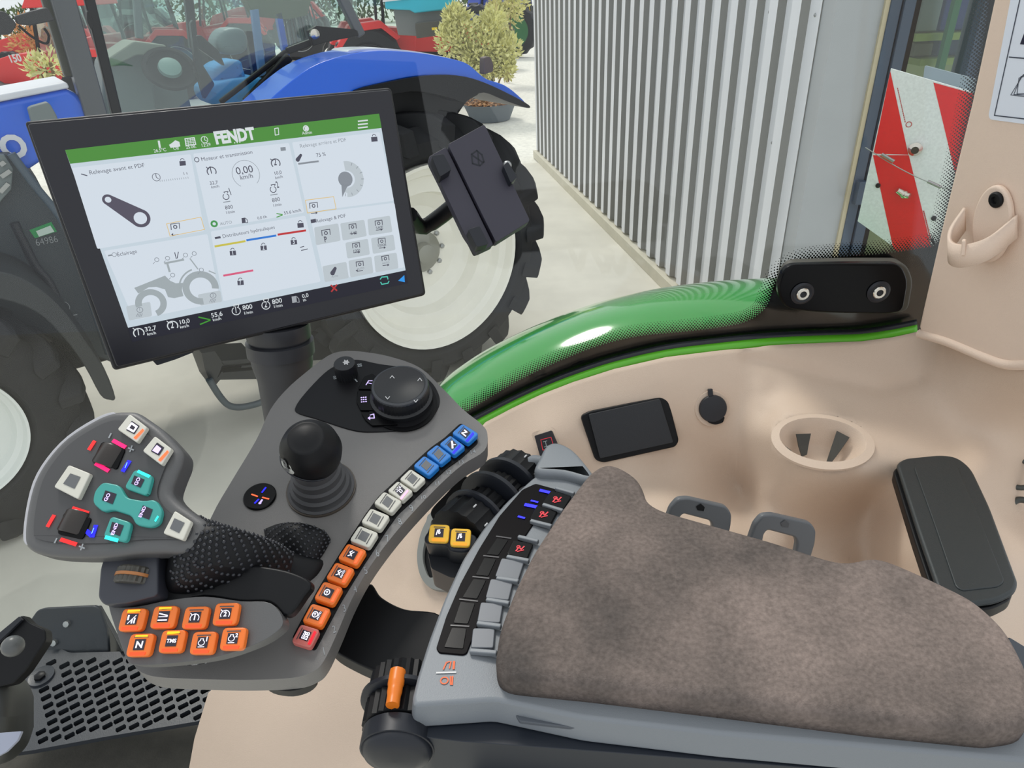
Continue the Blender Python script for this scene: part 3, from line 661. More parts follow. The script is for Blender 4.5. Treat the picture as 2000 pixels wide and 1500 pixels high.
g6,_=yard_tractor(985,33,37,math.radians(70),1.2,mat('far_blue',(40,70,170),.4),'blue tractor far back above the variegated shrub',YEL)
g7,_=yard_tractor(120,20,40,math.radians(10),1.2,mat('far_teal',(130,170,170),.4),'pale tractor in the back row behind the red ones',RIMW)
g8,_=yard_tractor(560,25,32,math.radians(185),1.2,RED,'red tractor in the back row behind the cab rear pillar',RIMW)
g9,_=yard_tractor(250,25,33,math.radians(185),1.2,mat('far_grey',(150,150,150),.4),'grey tractor in the back row seen through the front of the blue cab',RIMW)
p=Pic(FTf(0)); 
# model numbers on the two red bonnets at left
for tx,a,b,dep in(('150',(22,122),(44,119),16.1),('CASE',(58,112),(80,109),16.1)):
    fr=F3(PY(a[0],a[1],dep),PY(b[0],b[1],dep),PY(a[0],a[1]-20,dep)); q=Pic(fr,0)
    q.text(tx,a,b,PRINTW if tx!='MX1' else DASH,1.1,.03); q.build('bonnet_lettering',g1)
# cyan seeder
g=PY(880,62,17); o=np.array([g[0],g[1],0]); sd_=thing('seed_drill',o,'cyan seed drill hopper on a grey chassis beside the shrub','machine')
FQ=F(EYE+np.array([0,16.5,0]),(1,0,0),(0,0,1))
prism('hopper',FQ,[(750,-30),(752,18),(800,20),(810,26),(885,18),(893,-30)],-1.4,0,CYAN,sd_,bevel=.04)
prism('hopper_lid_edge',FQ,[(748,-4),(748,4),(800,-2),(800,-8)],-.1,.05,WHITEP,sd_)
prism('chassis',FQ,[(765,18),(885,20),(880,40),(872,70),(815,72),(775,70)],-1,-.2,mat('machine_grey',(112,116,116),.6),sd_,bevel=.03)
prism('tool_frame',FQ,rnd([(812,44),(868,38),(874,66),(815,74)],3),-.1,.2,mat('machine_dark',(74,74,68),.7),sd_,bevel=.03)
prism('warning_plate',FQ.off(.25),[(843,54),(854,53),(854,58),(844,59)],0,.02,YEL,sd_)
# wheels with yellow centre at the far right
for px,py,dep,r,c,lab in((955,18,25.5,.85,YEL,'yellow-centred implement wheel behind the shrub'),(1003,15,29,.9,mat('far_green',(40,110,60),.5),'dark tractor wheel beside the metal wall corner, far away'),(930,10,31,.9,mat('navy_rim',(60,80,150),.5),'dark wheel with blue centre left of the yellow-centred one')):
    g=PY(px,py,dep); f=FN(np.array([g[0],g[1],r]),(-.2,-1,0),(1,0,0)); w=lathe('implement_wheel',f,(0,0),[(.03,.05),(r*.3,.0),(r*.6,.12),(r*.62,.2),(r*.7,.25),(r*.95,.2),(r,.1),(r,-.2)],[c,TYRE],None,36,px=False,idxr=[0,0,0,1,1,1,1],knurl=.05,kn=(5,6,7)); tag(w,lab,'wheel')
# shrubs
def shrub(pts,dep,n,m,name,label,cat='shrub',lw=.05,base=None,grp=None):
    cs=[(PY(x,y,dep+dd),r) for x,y,dd,r in pts]; g=cs[0][0]; b=base if base is not None else np.array([g[0],g[1],0]); t=thing(name,b,label,cat,grp)
    V=[];Fc=[]
    for k in range(n):
        c,r=cs[R.randrange(len(cs))]; v=nrm([R.gauss(0,1),R.gauss(0,1),R.gauss(0,1)]); p=c+v*r*R.random()**.4
        d=nrm(v+np.array([R.gauss(0,.5),R.gauss(0,.5),.5+R.gauss(0,.4)])); s=nrm(np.cross(d,[R.random(),R.random(),.3])); l=lw*(1.6+R.random()*1.4); i=len(V); nn=np.cross(d,s)*l*.12
        V+=[p,p+d*l*.5+s*lw*.5+nn,p+d*l,p+d*l*.5-s*lw*.5+nn]; Fc+=[(i,i+1,i+2),(i,i+2,i+3)]
    tag(mk('foliage',V,Fc,m,t),kind='stuff')
    for k in range(5):
        c,r=cs[R.randrange(len(cs))]; tube('stem',[b+[R.uniform(-.05,.05),R.uniform(-.05,.05),.01],(b+c)/2+[0,0,.1],c],.02,mat('stem_brown',(130,105,75),.8),t,5,sm=2)
    return t
b0=PZ(985,232,-2.6); b0=np.array([b0[0]-.3,b0[1],0]); dp=b0[1]
ts=shrub([(925,105,0,.36),(900,60,0,.36),(880,80,0,.3),(950,90,0,.36),(960,50,.1,.3),(990,95,0,.28),(955,125,0,.28),(985,130,0,.22),(890,35,0,.22),(915,135,0,.25)],dp,3800,LEAF,'variegated_shrub','yellow-green variegated shrub in a planter beyond the blue fender',lw=.055,base=b0)
pot=lathe('planter',F(b0,(1,0,0),(0,1,0)),(0,0),[(.42,0),(.55,.3),(.6,.34),(.55,.34),(.5,.3)],mat('planter_grey',(110,118,126),.7),ts,28,px=False)
cb=PZ(1010,228,-2.45); V=[];Fc=[]
for k in range(500):
    a=R.random()*6.28; r=.55*math.sqrt(R.random()); p=b0+[r*math.cos(a),r*math.sin(a),.33+R.random()*.05]; d=nrm([R.gauss(0,1),R.gauss(0,1),R.gauss(0,.3)])*.05; s=nrm(np.cross(d,[0,0,1]))*.018; i=len(V); V+=[p-d-s,p+d-s,p+d+s,p-d+s]; Fc.append((i,i+1,i+2,i+3))
tag(mk('bark_mulch',V,Fc,BARK,ts),kind='stuff')
shrub([(985,20,0,.5),(1000,5,0,.4),(970,30,0,.3)],dp+6,900,LEAF,'young_tree','thin young yellow-green tree by the far wheels','tree',lw=.07)
shrub([(85,128,0,.16),(75,132,0,.12),(98,122,0,.13)],9,160,LEAF,'low_shrub','small yellow-green plant just behind the blue bonnet',lw=.045)
shrub([(60,75,0,.5),(100,85,0,.4),(115,105,0,.35)],19.2,900,mat('leaf_orange',(214,160,100),.8,var=.25,vs=6),'copper_shrub','orange-brown shrub between red tractors and cab pillar',lw=.07)
pw=[]; 
def hedge(px0,px1,py,dep,name,label):
    V=[];Fc=[]; a=PY(px0,py,dep); b=PY(px1,py,dep)
    for k in range(5000):
        t=R.random(); p=a*(1-t)+b*t; p=np.array([p[0],p[1]+R.uniform(-.8,.8),R.random()**.8*(2.6+.5*math.sin(t*40))]); d=nrm([R.gauss(0,1),R.gauss(0,1),R.gauss(0,1)])*.28; s=nrm(np.cross(d,[.3,.2,1]))*.14; i=len(V); V+=[p-d,p+s,p+d,p-s]; Fc.append((i,i+1,i+2,i+3))
    return tag(mk(name,V,Fc,LEAFD),label,'hedge',kind='stuff')
hedge(-400,1020,-12,62,'hedge','dark green hedge along the back of the yard')
# black bin / box near the planter and grey plate on ground
prism('grab_handle',FTf(.3),rnd([(946,112),(958,110),(964,125),(964,140),(945,146)],4),-.06,0,mat('pot_brown',(90,74,70),.6),bt_,bevel=.01)
# red and white warning board with cable
bo=thing('warning_board',PY(1770,300,1.17),'red and white striped reflective warning board outside the window','sign')
FBd=F3(PY(1740,134,1.2),PY(1900,182,1.14),PY(1750,487,1.18))
BL=[(1740,134),(2010,212),(1960,520),(1838,480),(1750,520),(1675,432)]
BL=[(1740,134),(2010,212),(1960,560),(1770,500),(1675,432)]
prism('panel',FBd,BL,-.004,0,WHB,bo)
p=Pic(FBd,.0004)
p.poly([(1739,139),(1706,300),(1774,302)],REDB); p.poly([(1705,303),(1775,303),(1838,560),(1768,500),(1745,487)],REDB); p.poly([(1823,161),(2008,213),(1975,520),(1940,552),(1915,545)],REDB)
[p.line([(1753+k*.9,172+k*4),(1753.5+k*.9,174.4+k*4)],1.6,mat('ink_red',(190,60,60),.5)) for k in range(17)]; p.disc((1775,243),6,mat('ink_red',(190,60,60),.5),r0=4.5); [p.line([(1804+k*.9,412+k*3.6),(1804.5+k*.9,414.2+k*3.6)],2.2,mat('ink_red',(190,60,60),.5)) for k in range(17)]; p.build('stripes',bo)
prism('grey_plate',FBd.off(-.03),rnd([(1806,128),(1890,150),(1960,172),(1955,215),(1800,180)],5),-.004,0,mat('plate_grey',(150,166,176),.4),bo)
for c in((1788,290),): lathe('eye_bolt',FBd,c,[(.010,0),(.011,.006),(.006,.012),(.003,.012)],CHROME,bo,16)
for c in((1715,362),(1824,426)): lathe('rivet',FBd,c,[(.0042,0),(.004,.003),(.002,.004)],BLACK,bo,12)
w=FBd.off(.008); k=w.w(*w.at(1766,380)); wg=sphere('wing_nut',k,.0075,CHROME,bo,12)
for dx,dy in((-16,-6),(9,6)): q=w.off(.004); tube('nut_wing',[k,q.w(*q.at(1768+dx,377+dy))],[.006,.005],CHROME,wg,8,sm=2)
cf=FBd.off(.02); cb_=thing('steel_cable',cf.w(*cf.at(1720,305)),'thin steel cable with crimp sleeves across the warning board','cable')
tube('cable_wire',[cf.w(*cf.at(*q)) for q in((1690,288),(1750,325),(1800,350),(1860,373))],.0009,STEEL,cb_,6)
for a,b in(((1722,301),(1746,315)),((1812,354),(1838,366))): tube('sleeve',[cf.w(*cf.at(*a)),cf.w(*cf.at(*b))],.0028,STEEL,cb_,10,sm=0)
# ================= touchscreen monitor =================
MA=BAS.T@np.zeros(3)
def CW(v): return EYE+BAS@np.array(v,float)
def at_d(px,py,d): return PD(px,py,d)
FM=F3(PD(47,237,.540),PD(768,170,.677),PD(222,727,.617))
mon=thing('touchscreen_monitor',PZ(545,760,-.38),'large tilted tractor touchscreen monitor with black frame on a round stalk','monitor')
BZ=[(47,237),(768,170),(836,578),(222,727)]
prism('housing',FM,rnd(BZ,9,5),-.022,-.004,mat('housing_black',(20,20,24),.45),mon,bevel=.003)
prism('bezel',FM,rnd([(53,242),(763,175),(829,574),(228,718)],8,5),-.0035,0,BEZ,mon,bevel=.0012,seg=2)
prism('back_box',FM,rnd([(240,330),(700,290),(740,560),(330,640)],14,4),-.06,-.0225,NAVY,mon,bevel=.006)
prism('mount_plate',FM,rnd([(292,700),(385,680),(380,692),(345,706),(308,718)],3),-.02,-.008,NAVY,mon,bevel=.002)
SCRW=lcd('screen_white',(198,212,222)); SCRG=lcd('screen_green',(74,140,52))
SCRB=lcd('screen_status',(22,22,34)); SCP=lcd('screen_panel',(212,222,232)); SCD=lcd('screen_grey',(188,198,204))
TXD=lcd('screen_ink',(74,74,88)); TXG=lcd('screen_ink_grey',(135,142,150)); TRG=lcd('screen_tractor',(160,170,174)); TXW=lcd('screen_ink_white',(215,222,225))
h0=.0003
q=Pic(FM,h0); q.poly([(127,293),(740,222),(792,528),(250,640)],SCRW); disp=q.build('display',mon)
q=Pic(FM,h0+.0003); q.poly([(127,293),(740,222),(745,250),(137,320)],SCRG); hb=q.build('header_bar',mon)
q=Pic(FM,h0+.0003); q.poly([(250,640),(792,528),(797,553),(258,668)],SCRB); q.build('status_bar',mon)
for pts in([(140,328),(372,301),(399,451),(190,486)],[(377,300),(564,279),(594,415),(410,447)],[(570,278),(741,258),(769,392),(600,414)],[(203,490),(405,457),(430,590),(262,625)],[(411,452),(596,421),(626,550),(436,588)],[(604,417),(770,396),(789,522),(634,549)]):
    a=Pic(FM,h0+.0003); a.poly(rnd(pts,3,2),SCP); a.build('screen_tile',disp)
T=Pic(FM,h0+.0007); I=Pic(FM,h0+.0007)
# header
for s,a,b in(('26,5°C',(301,298),(325,295)),('Off',(339,293),(350,292)),('25.08.',(363,291),(384,288)),('12:29',(394,287),(412,285)),('Admin',(590,263),(609,261))): T.text(s,a,b,TXW,1.05,.01)
T.text('FENDT',(422,281),(500,271),TXW,1.25,.05)
I.line([(310,276),(312,288)],4,TXW); I.poly([(330,283),(336,279),(342,274),(350,277),(352,286),(333,289)],TXW); I.line([(361,271),(379,269),(382,282),(363,284)],2,TXW,closed=True)
for k in range(3): I.line([(362,274+k*3),(380,272+k*3)],1,TXW); I.line([(366+k*5,270),(368+k*5,283)],1,TXW)
I.disc((399,273),7,TXW,r0=5.6); I.line([(399,268),(399,273),(403,275)],1.3,TXW); I.line([(536,251),(543,250),(544,263),(537,264)],1.5,TXW,closed=True); I.disc((597,251),6,TXW,r0=4); I.poly([(594,248),(600,247),(601,254),(595,255)],TXW)
for k in range(3): I.line([(699,237+k*6.5),(717,235+k*6.5)],2.6,TXW)
for k in range(3): I.disc((458+k*5,279-k*.6),1.2,TXW)
def lock(x,y,n=None,s=1,m=TXD):
    I.poly([(x-6*s,y),(x+6*s,y-1),(x+7*s,y+8*s),(x-5*s,y+9*s)],m); I.disc((x,y-2*s),4*s,m,r0=2.8*s,a0=0,a1=180)
    if n: T.text(n,(x-1.5,y+7.5*s),(x+2.5,y+7*s),SCP,1.6,.02,.0003)
lock(356,315); lock(730,268); lock(586,436); lock(454,490,'1'); lock(514,480,'2'); lock(573,469,'3'); lock(469,548,'7')
for s,a,b,m in(('Relevage avant et PDF',(176,341),(283,326),TXD),('Moteur et transmission',(394,315),(493,300),TXD),('Relevage arrière et PDF',(586,289),(676,276),TXG),('Éclairage',(228,501),(270,493),TXD),('Distributeurs hydrauliques',(434,465),(538,446),TXD),('Relevage & PDF',(618,435),(675,424),TXD)): T.text(s,a,b,m,1,-.005)
for s,a,b in(('1 s',(358,342),(368,340)),('32,7',(410,361),(426,359)),('km/h',(413,368),(428,366)),('10,0',(536,342),(551,339)),('km/h',(538,350),(552,347)),('800',(440,409),(455,407)),('1/min',(442,418),(459,415)),('800',(532,395),(547,392)),('1/min',(534,404),(550,401)),('0,0 l/h',(501,429),(523,425)),('55,6 km/h',(555,419),(588,413)),('AUTO',(430,440),(453,436)),('75 %',(618,307),(636,304)),('1000',(690,493),(703,491)),('1000E',(738,482),(754,480)),('540E',(734,448),(748,446)),('540',(685,459),(697,457)),('AUTO',(647,542),(660,540)),('AUTO',(697,527),(711,525)),('AUTO',(746,516),(760,514)),('0,00',(462,341),(495,336)),('km/h',(470,351),(494,347))): T.text(s,a,b,TXD if s not in('AUTO',) else TXG,1,.0)
for s,a,b in(('32,7',(284,647),(306,643)),('km/h',(288,655),(305,652)),('10,0',(351,633),(372,629)),('km/h',(352,641),(369,638)),('55,6',(413,620),(435,616)),('km/h',(416,627),(432,624)),('800',(474,605),(493,602)),('1/min',(477,614),(494,611)),('800',(532,594),(551,590)),('1/min',(535,601),(552,598)),('0,0',(590,582),(603,579)),('l/h',(591,589),(599,587))): T.text(s,a,b,TXW,1,.012)
def gauge(x,y,r,n,m): I.disc((x,y),r,m,r0=r*.8,a0=-40,a1=220); I.line([(x-r*1.1,y-r*.9),(x-r*.6,y-r*.5)],1.6,m); T.text(n,(x-r*.3,y+r*.4),(x+r*.25,y+r*.35),m,1.6,.02)
def engine(x,y,n,m): I.disc((x,y),8.5,m,r0=7,a0=115,a1=425); I.line([(x-4,y-8),(x-5,y-12),(x+5,y-13),(x+4,y-8)],1.5,m); T.text(n,(x-2.5,y+4),(x+2.5,y+3.5),m,1.6,.01)
gauge(413,335,9.5,'1',TXD); gauge(538,319,9.5,'2',TXD); gauge(271,650,10.5,'1',TXW); gauge(337,636,10.5,'2',TXW); engine(461,607,'1',TXW); engine(519,596,'2',TXW)
for x,y,n in((441,384,'1'),(533,370,'2')): I.disc((x,y),6.5,TXD,r0=5,a0=120,a1=420); I.line([(x-3,y-7),(x-4,y-9),(x+4,y-10),(x+3,y-7)],1.3,TXD); T.text(n,(x+8,y-3),(x+12,y-4),TXD,2,.02); I.line([(x-5,y+11),(x+8,y+9)],1.6,TXG)
I.disc((480,340),27,TXG,r0=26.2,a0=-50,a1=235,n=40)
I.disc((418,437),7,lcd('icon_green',(70,150,80)),r0=3.2)
def pump(x,y,m,s=1): I.poly([(x-6*s,y-5*s),(x+3*s,y-6.5*s),(x+4.5*s,y+6*s),(x-4.5*s,y+7.5*s)],m); I.line([(x+4*s,y-5*s),(x+8*s,y-1*s),(x+9*s,y+6*s),(x+5*s,y+6*s)],1.3,m)
pump(476,430,TXD,.8); pump(575,584,lcd('screen_mid',(160,165,170)))
gg=lcd('icon_green2',(60,150,40))
I.line([(388,619),(410,624)],2.6,gg); I.line([(391,633),(410,625)],2.6,gg); I.line([(540,417),(551,419)],1.8,gg); I.line([(540,424),(551,420)],1.8,gg)
# big crank icon, clocks, sector dial
LV=lcd('lever_icon',(82,78,92))
def crank(a,b,ra,rb,m,holes=True):
    A=np.array(FM.at(*a));B=np.array(FM.at(*b)); k=FM.sc(*a); ra*=k; rb*=k; th=math.atan2(*(B-A)[::-1])
    P=[A+ra*np.array([math.cos(th+math.pi/2+t),math.sin(th+math.pi/2+t)]) for t in np.linspace(0,math.pi,14)]+[B+rb*np.array([math.cos(th-math.pi/2+t),math.sin(th-math.pi/2+t)]) for t in np.linspace(0,math.pi,14)]
    hs=[[A+ra*.55*np.array([math.cos(t),math.sin(t)]) for t in np.linspace(0,6.28,20)[:-1]],[B+rb*.66*np.array([math.cos(t),math.sin(t)]) for t in np.linspace(0,6.28,20)[:-1]]] if holes else []
    I.poly(P,m,px=False,holes=hs)
crank((211,390),(274,426),11,19.5,LV); crank((587,303),(581,312),2.5,4,TXD,False); crank((654,524),(649,533),3,4.5,TXD,False)
I.disc((305,346),8,TXD,r0=7); I.line([(304,340),(305,346),(309,349)],1.2,TXD); 
for k in range(14): I.line([(312+k*4.2,352-k*.5),(312.8+k*4.2,355-k*.5)],.8,TXG)
I.disc((679,350),26,SCD,r0=19,a0=-115,a1=95,n=40); I.disc((677,350),34,SCD,r0=16,a0=-100,a1=90,n=40,h=-.0001); I.disc((674,350),14.5,TXG); I.poly([(666,359),(680,360),(668,385)],TXG)
for k in range(8): a=math.radians(-95+k*24); I.line([(677+28*math.cos(a),350-28*math.sin(a)),(677+33*math.cos(a),350-33*math.sin(a))],1,TXG)
I.line([(583,320),(621,315)],3.4,TXG)
yb=lcd('icon_amber',(225,190,110))
I.line([(325,437),(392,424),(399,448),(332,461)],1.2,yb,closed=True); I.line([(596,391),(651,384),(656,408),(600,416)],1.2,yb,closed=True)
def pto(x,y,s=1,m=TXD,arrow=1):
    I.line([(x-7*s,y+5*s),(x-8*s,y-5*s),(x+7*s,y-7*s),(x+8*s,y+3*s)],1.4,m); I.disc((x,y),3.6*s,m,r0=2*s)
    if arrow: I.line([(x-5,y+15*s),(x+6,y+13.5*s)],1.2,m); I.poly([(x+arrow*8,y+13.5*s),(x+arrow*4,y+11*s),(x+arrow*4,y+16.5*s)],m)
for x,y,s,ar in((342,443,1.1,-1),(612,402,1,1),(636,455,1.05,0),(688,443,.9,1),(739,436,.9,1),(695,480,.9,1),(745,471,.9,1),(702,516,.9,-1),(752,505,.9,1)): pto(x,y,s,TXD,ar)
T.text('P',(634,473),(639,472),TXD,1.4,.02)
for k,pts in enumerate([[(613,444),(660,436),(665,470),(617,479)],[(664,436),(711,429),(716,461),(669,470)],[(717,428),(761,421),(766,453),(720,460)],[(674,474),(718,466),(722,497),(678,505)],[(724,465),(768,458),(772,488),(728,496)],[(629,520),(676,511),(681,543),(634,551)],[(680,509),(725,501),(729,533),(684,542)],[(730,500),(774,493),(778,524),(733,532)],[(246,598),(293,589),(297,617),(252,626)],[(386,575),(430,567),(434,589),(391,597)]]):
    a=Pic(FM,h0+.00045); a.poly(rnd(pts,3,2),SCD); a.build('screen_button',disp)
for a,b,c in(((420,481),(478,471),'y'),((482,469),(538,460),'b'),((543,458),(596,450),'r'),((437,538),(493,528),'p')):
    I.line([a,b],4,lcd('bar_'+c,{'y':(200,190,70),'b':(45,120,210),'r':(190,45,45),'p':(215,90,125)}[c]))
# tractor pictogram
I.poly([(262,562),(322,538),(332,548),(343,553),(357,552),(355,566),(358,578),(340,582),(328,580),(322,565),(305,560),(290,561),(270,573)],TRG)
for c,r,r0,a0,a1 in(((295,592),29,17,-160,160),((392,562),34,21,-70,170)):
    I.disc(c,r,TRG,r0=r0,n=36,a0=-80 if r<30 else -15,a1=185 if r<30 else 265)
I.line([(322,514),(358,507)],4,TRG); I.line([(327,516),(331,530)],4,TRG); I.line([(371,505),(386,525)],2.4,TRG); I.disc((392,562),41,TRG,r0=38,a0=100,a1=175); I.line([(408,529),(420,534)],2.2,TRG)
for x,y in((306,507),(327,504),(362,498),(379,495),(337,537),(393,527)): I.disc((x,y),4.5,TXG,r0=3.4); I.line([(x-4,y+5),(x-7,y+8)],1,TXG)
I.line([(341,493),(344,505)],1.5,TXD); I.line([(348,492),(346,504)],1.5,TXD)
for x,y,n in((273,605,'1'),(416,577,'3')):
    I.disc((x,y),6,TXG,r0=4.8); T.text(n,(x-1.5,y+2.5),(x+1.5,y+2.2),TXG,1.6); 
    for k in range(4): I.line([(x-4+k*3,y+7),(x-7+k*3,y+13)],1,TXG)
I.line([(212,499),(218,498)],3,TXG); I.disc((223,497),4.5,TXG,r0=3.5); I.poly([(419,463),(430,461),(431,465),(420,467)],TXD); I.line([(159,340),(170,343)],2,TXD); I.disc((384,312),5,TXD,r0=3.6); I.poly([(606,429),(616,427),(617,434),(607,436)],TXD); I.poly([(547,288),(557,287),(558,294),(548,295)],TXG)
I.poly([(777,548),(789,537),(790,551)],lcd('icon_blue',(40,150,235))); cy=lcd('icon_cyan',(80,200,180))
I.line([(742,545),(745,541),(756,540),(757,545)],2,cy); I.line([(743,551),(745,555),(757,553),(759,549)],2,cy); rd=lcd('icon_red2',(180,50,50)); I.line([(646,557),(657,567)],3,rd); I.line([(657,556),(647,569)],3,rd)
I.line([(586,483),(593,481)],1.5,TXD); I.line([(588,489),(600,486)],1.5,TXD)
T.build('screen_lettering',disp); I.build('screen_icons',disp)
# stalk under the monitor
base=PD(566,812,.75); topp=PD(543,640,.71)
ax=nrm(topp-base); FSt=FN(base,ax,(1,0,0)); hh=np.linalg.norm(topp-base)
st=lathe('stalk',FSt,(0,0),[(.026,-.03),(.0275,hh*.45),(.031,hh*.62),(.0315,hh*.72),(.034,hh*.72),(.034,hh*.86),(.030,hh*.87),(.032,hh*.9),(.032,hh*1.05)],mat('stalk_dark',(44,45,50),.45),mon,40,px=False)
# ================= phone/tablet holder =================
FTb=F3(PD(835,312,.725),PD(943,252,.745),PD(930,497,.72))
tb=thing('tablet_holder',FTb.w(*FTb.at(935,380)),'dark tilted tablet holder with four corner clamps right of the monitor','holder')
HB=mat('holder_black',(52,50,62),.5)
prism('front_plate',FTb,rnd([(872,291),(943,252),(1031,438),(965,480)],5,3),-.004,.010,HB,tb,bevel=.002)
prism('side_plate',FTb,rnd([(835,312),(870,292),(962,482),(930,497),(905,460)],5,3),-.006,.006,HB,tb,bevel=.002)
prism('back_plate',FTb,rnd([(838,308),(943,252),(948,262),(1028,436),(930,492)],5,3),-.016,-.0065,BLACK,tb,bevel=.002)
for pts in([(838,322),(862,318),(877,348),(855,362)],[(975,340),(984,332),(1002,362),(990,374)],[(908,462),(930,455),(948,490),(925,496)]): prism('clamp',FTb,rnd(pts,4,3),.004,.020,NAVY,tb,bevel=.002)
sphere('clamp_pin',FTb.w(*FTb.at(985,335),.014),.005,STEEL,tb,12)
q=Pic(FTb,.0103); q.line([(918,310),(928,303),(938,311),(942,325),(934,332),(920,328)],2.5,NAVY,closed=True); q.line([(920,312),(940,326)],2.5,NAVY); q.line([(930,305),(932,330)],2.5,NAVY); q.build('embossed_emblem',tb)
tube('holder_arm',[FTb.w(*FTb.at(900,380),-.02),FTb.w(*FTb.at(840,400),-.06),PD(800,420,.735)],.009,BLACK,tb)
# ================= armrest control console =================
n12=nrm((.05,-.26,.96)); FC_=FN(PZ(622,950,-.36),n12,(1,0,0))
con=thing('control_console',FC_.w(*FC_.at(640,1000),-.05),'grey control console with a curved row of fourteen square keys','console')
CO=[(700,686),(760,696),(820,718),(866,760),(905,800),(940,828),(952,848),(946,880),(903,908),(860,946),(806,1002),(759,1057),(716,1117),(684,1177),(658,1238),(632,1292),(610,1312),(570,1324),(480,1328),(380,1326),(306,1322),(274,1312),(263,1300),(268,1298),(330,1300),(420,1285),(430,1180),(400,1060),(415,1005),(455,935),(500,860),(528,800),(560,760),(600,725),(640,695),(668,686)]
prism('body',FC_,crom(CO,4),-.019,.0,GREY,con,bevel=.009,seg=4)
prism('lower_skirt',FC_,crom([(500,1305),(545,1300),(590,1292),(606,1300),(590,1318),(555,1328),(515,1322)],4),-.03,-.0192,BLACK,con,bevel=.003)
UD=mat('panel_black',(16,16,19),.4,spec=.25)
prism('function_panel',FC_,crom([(578,795),(600,765),(640,725),(675,708),(700,704),(740,712),(800,722),(840,745),(858,775),(855,800),(835,825),(795,840),(735,845),(690,842),(620,820),(582,808)],5),-.002,.0015,UD,con,bevel=.001)
kn=lathe('rotary_dial',FC_,(785,782),[(.029,.001),(.029,.006),(.0265,.007),(.0265,.019),(.0255,.0205),(.0235,.0212),(.022,.0205),(.001,.0205)],[mat('dial_black',(26,27,30),.35),mat('dial_ring',(60,62,66),.35)],con,96,knurl=.0006,kn=(2,3),idxr=[0,0,0,1,1,0,0])
FDt=FC_.off(.0207); q=Pic(FDt,.0003)
for x,y,a in((766,737,0),(820,742,0),(757,777,1),(812,783,1)):
    q.line([(x-4,y+2 if not a else y-2),(x,y-3 if not a else y+3),(x+4,y+2 if not a else y-2)],1.3,PRINTW)
q.build('arrow_print',kn)
prism('dial_ring',FC_,ell((786,791),68,54,48,.02),.001,.0025,GLOSSB,con,holes=[ell((786,791),60,47,40,.02)])
sk=lathe('climate_knob',FC_,(678,735),[(.0105,.001),(.0105,.016),(.0098,.0175),(.001,.0175)],mat('dial_black',(0,0,0)),con,48,knurl=.0006,kn=(0,1))
q=Pic(FC_.off(.0175),.0003)
for k in range(6): a=k*math.pi/3; q.line([(676,708),(676+6*math.cos(a),708+5*math.sin(a))],1.6,PRINTW)
q.disc((676,708),4,PRINTW,r0=2.5); q.build('snowflake_print',sk)
q=Pic(FC_,.0019)
for x,y in((656,740),(703,716)):
    for k in range(4): a=k*math.pi/2+.6; q.disc((x+3*math.cos(a),y+2.4*math.sin(a)),1.9,PRINTG,r0=.9,n=8)
q.line([(692,741),(698,748)],2,PRINTG); q.build('knob_symbols',con)
for k,pts in enumerate([[(712,740),(728,734),(738,742),(732,765),(700,764)],[(699,768),(731,768),(731,788),(740,806),(705,806),(697,790)],[(706,810),(742,810),(755,822),(778,833),(728,836),(714,824)]]):
    kk=prism('soft_key',FC_,rnd(pts,2,2),.001,.0035,GLOSSB,con,bevel=.0006,seg=2); q=Pic(FC_,.0038)
    if k==0: q.line([(716,757),(721,749),(728,749)],1.6,ILIL); q.line([(719,753),(727,755)],1.4,ILIL)
    if k==1:
        for i in range(3):
            for j in range(3): q.disc((707+i*4.2+j*.3,782+j*4.2-i*.4),1.5,ILIL,n=6)
    if k==2: q.line([(724,816),(731,814),(732,822),(722,822)],1.8,ILIL); q.poly([(719,822),(724,818),(724,826)],ILIL)
    q.build('key_symbol',kk)
# keys in the curved row
def fsq(fr,c,hw,hh,ang):             # square of half sizes in px around c, rotated
    s=fr.sc(*c); u,v=fr.at(*c); a=math.radians(ang); r=[]
    for i,j in((-1,-1),(1,-1),(1,1),(-1,1)): x,y=i*hw*s,j*hh*s; r.append((u+x*math.cos(a)-y*math.sin(a),v+x*math.sin(a)+y*math.cos(a)))
    return r
def keycap(fr,c,hw,hh,ang,m,parent,name='key',h0=.0,h1=.006,win=KDARK,icon=None,led=None,ledside=-1,led2=None):
    k=fr.sc(*c); sq=fsq(fr,c,hw,hh,ang)
    o=prism(name,fr,rnd(sq,hw*.38*k,3),h0,h1,m,parent,px=False,bevel=.0011,seg=2); u,v=fr.at(*c); a=math.radians(ang); ca,sa=math.cos(a),math.sin(a)
    def L(x,y): return (u+(x*ca-y*sa)*hw*k,v+(x*sa+y*ca)*hh*k)
    q=Pic(fr,h1+.0003); q.poly([L(-.45,-.45),L(.45,-.45),L(.45,.5),L(-.45,.5)],win,px=False)
    q.line([L(-.55,.66),L(.55,.66)],.0007,GREYD,px=False)
    if not led: q.line([L(-.55,-.66),L(.55,-.66)],.0007,GREYD,px=False)
    if led: q.poly([L(-.68,-.62),L(.68,-.62),L(.62,-.90),L(-.62,-.90)],led,px=False)
    if led2: q.poly([L(-.55,.60),L(.55,.60),L(.5,.86),L(-.5,.86)],led2,px=False)
    def ln(pts,w=.08,m_=IWHITE,closed=False): q.line([L(*p) for p in pts],w*hw*k,m_,h=.0002,px=False,closed=closed)
    def tx(s,x0,x1,y,hs=1.1,rot=0):
        V,P=textgeo(s,.03)
        if rot: q.add([L(x0-v_[1]*hs*(x1-x0),y+v_[0]*(x1-x0)) for v_ in V],P,IWHITE,.0002)
        else: q.add([L(x0+v_[0]*(x1-x0),y+v_[1]*hs*(x1-x0)) for v_ in V],P,IWHITE,.0002)
    if icon: icon(ln,tx,L,q,k*hw)
    q.build(name+'_print',o); return o
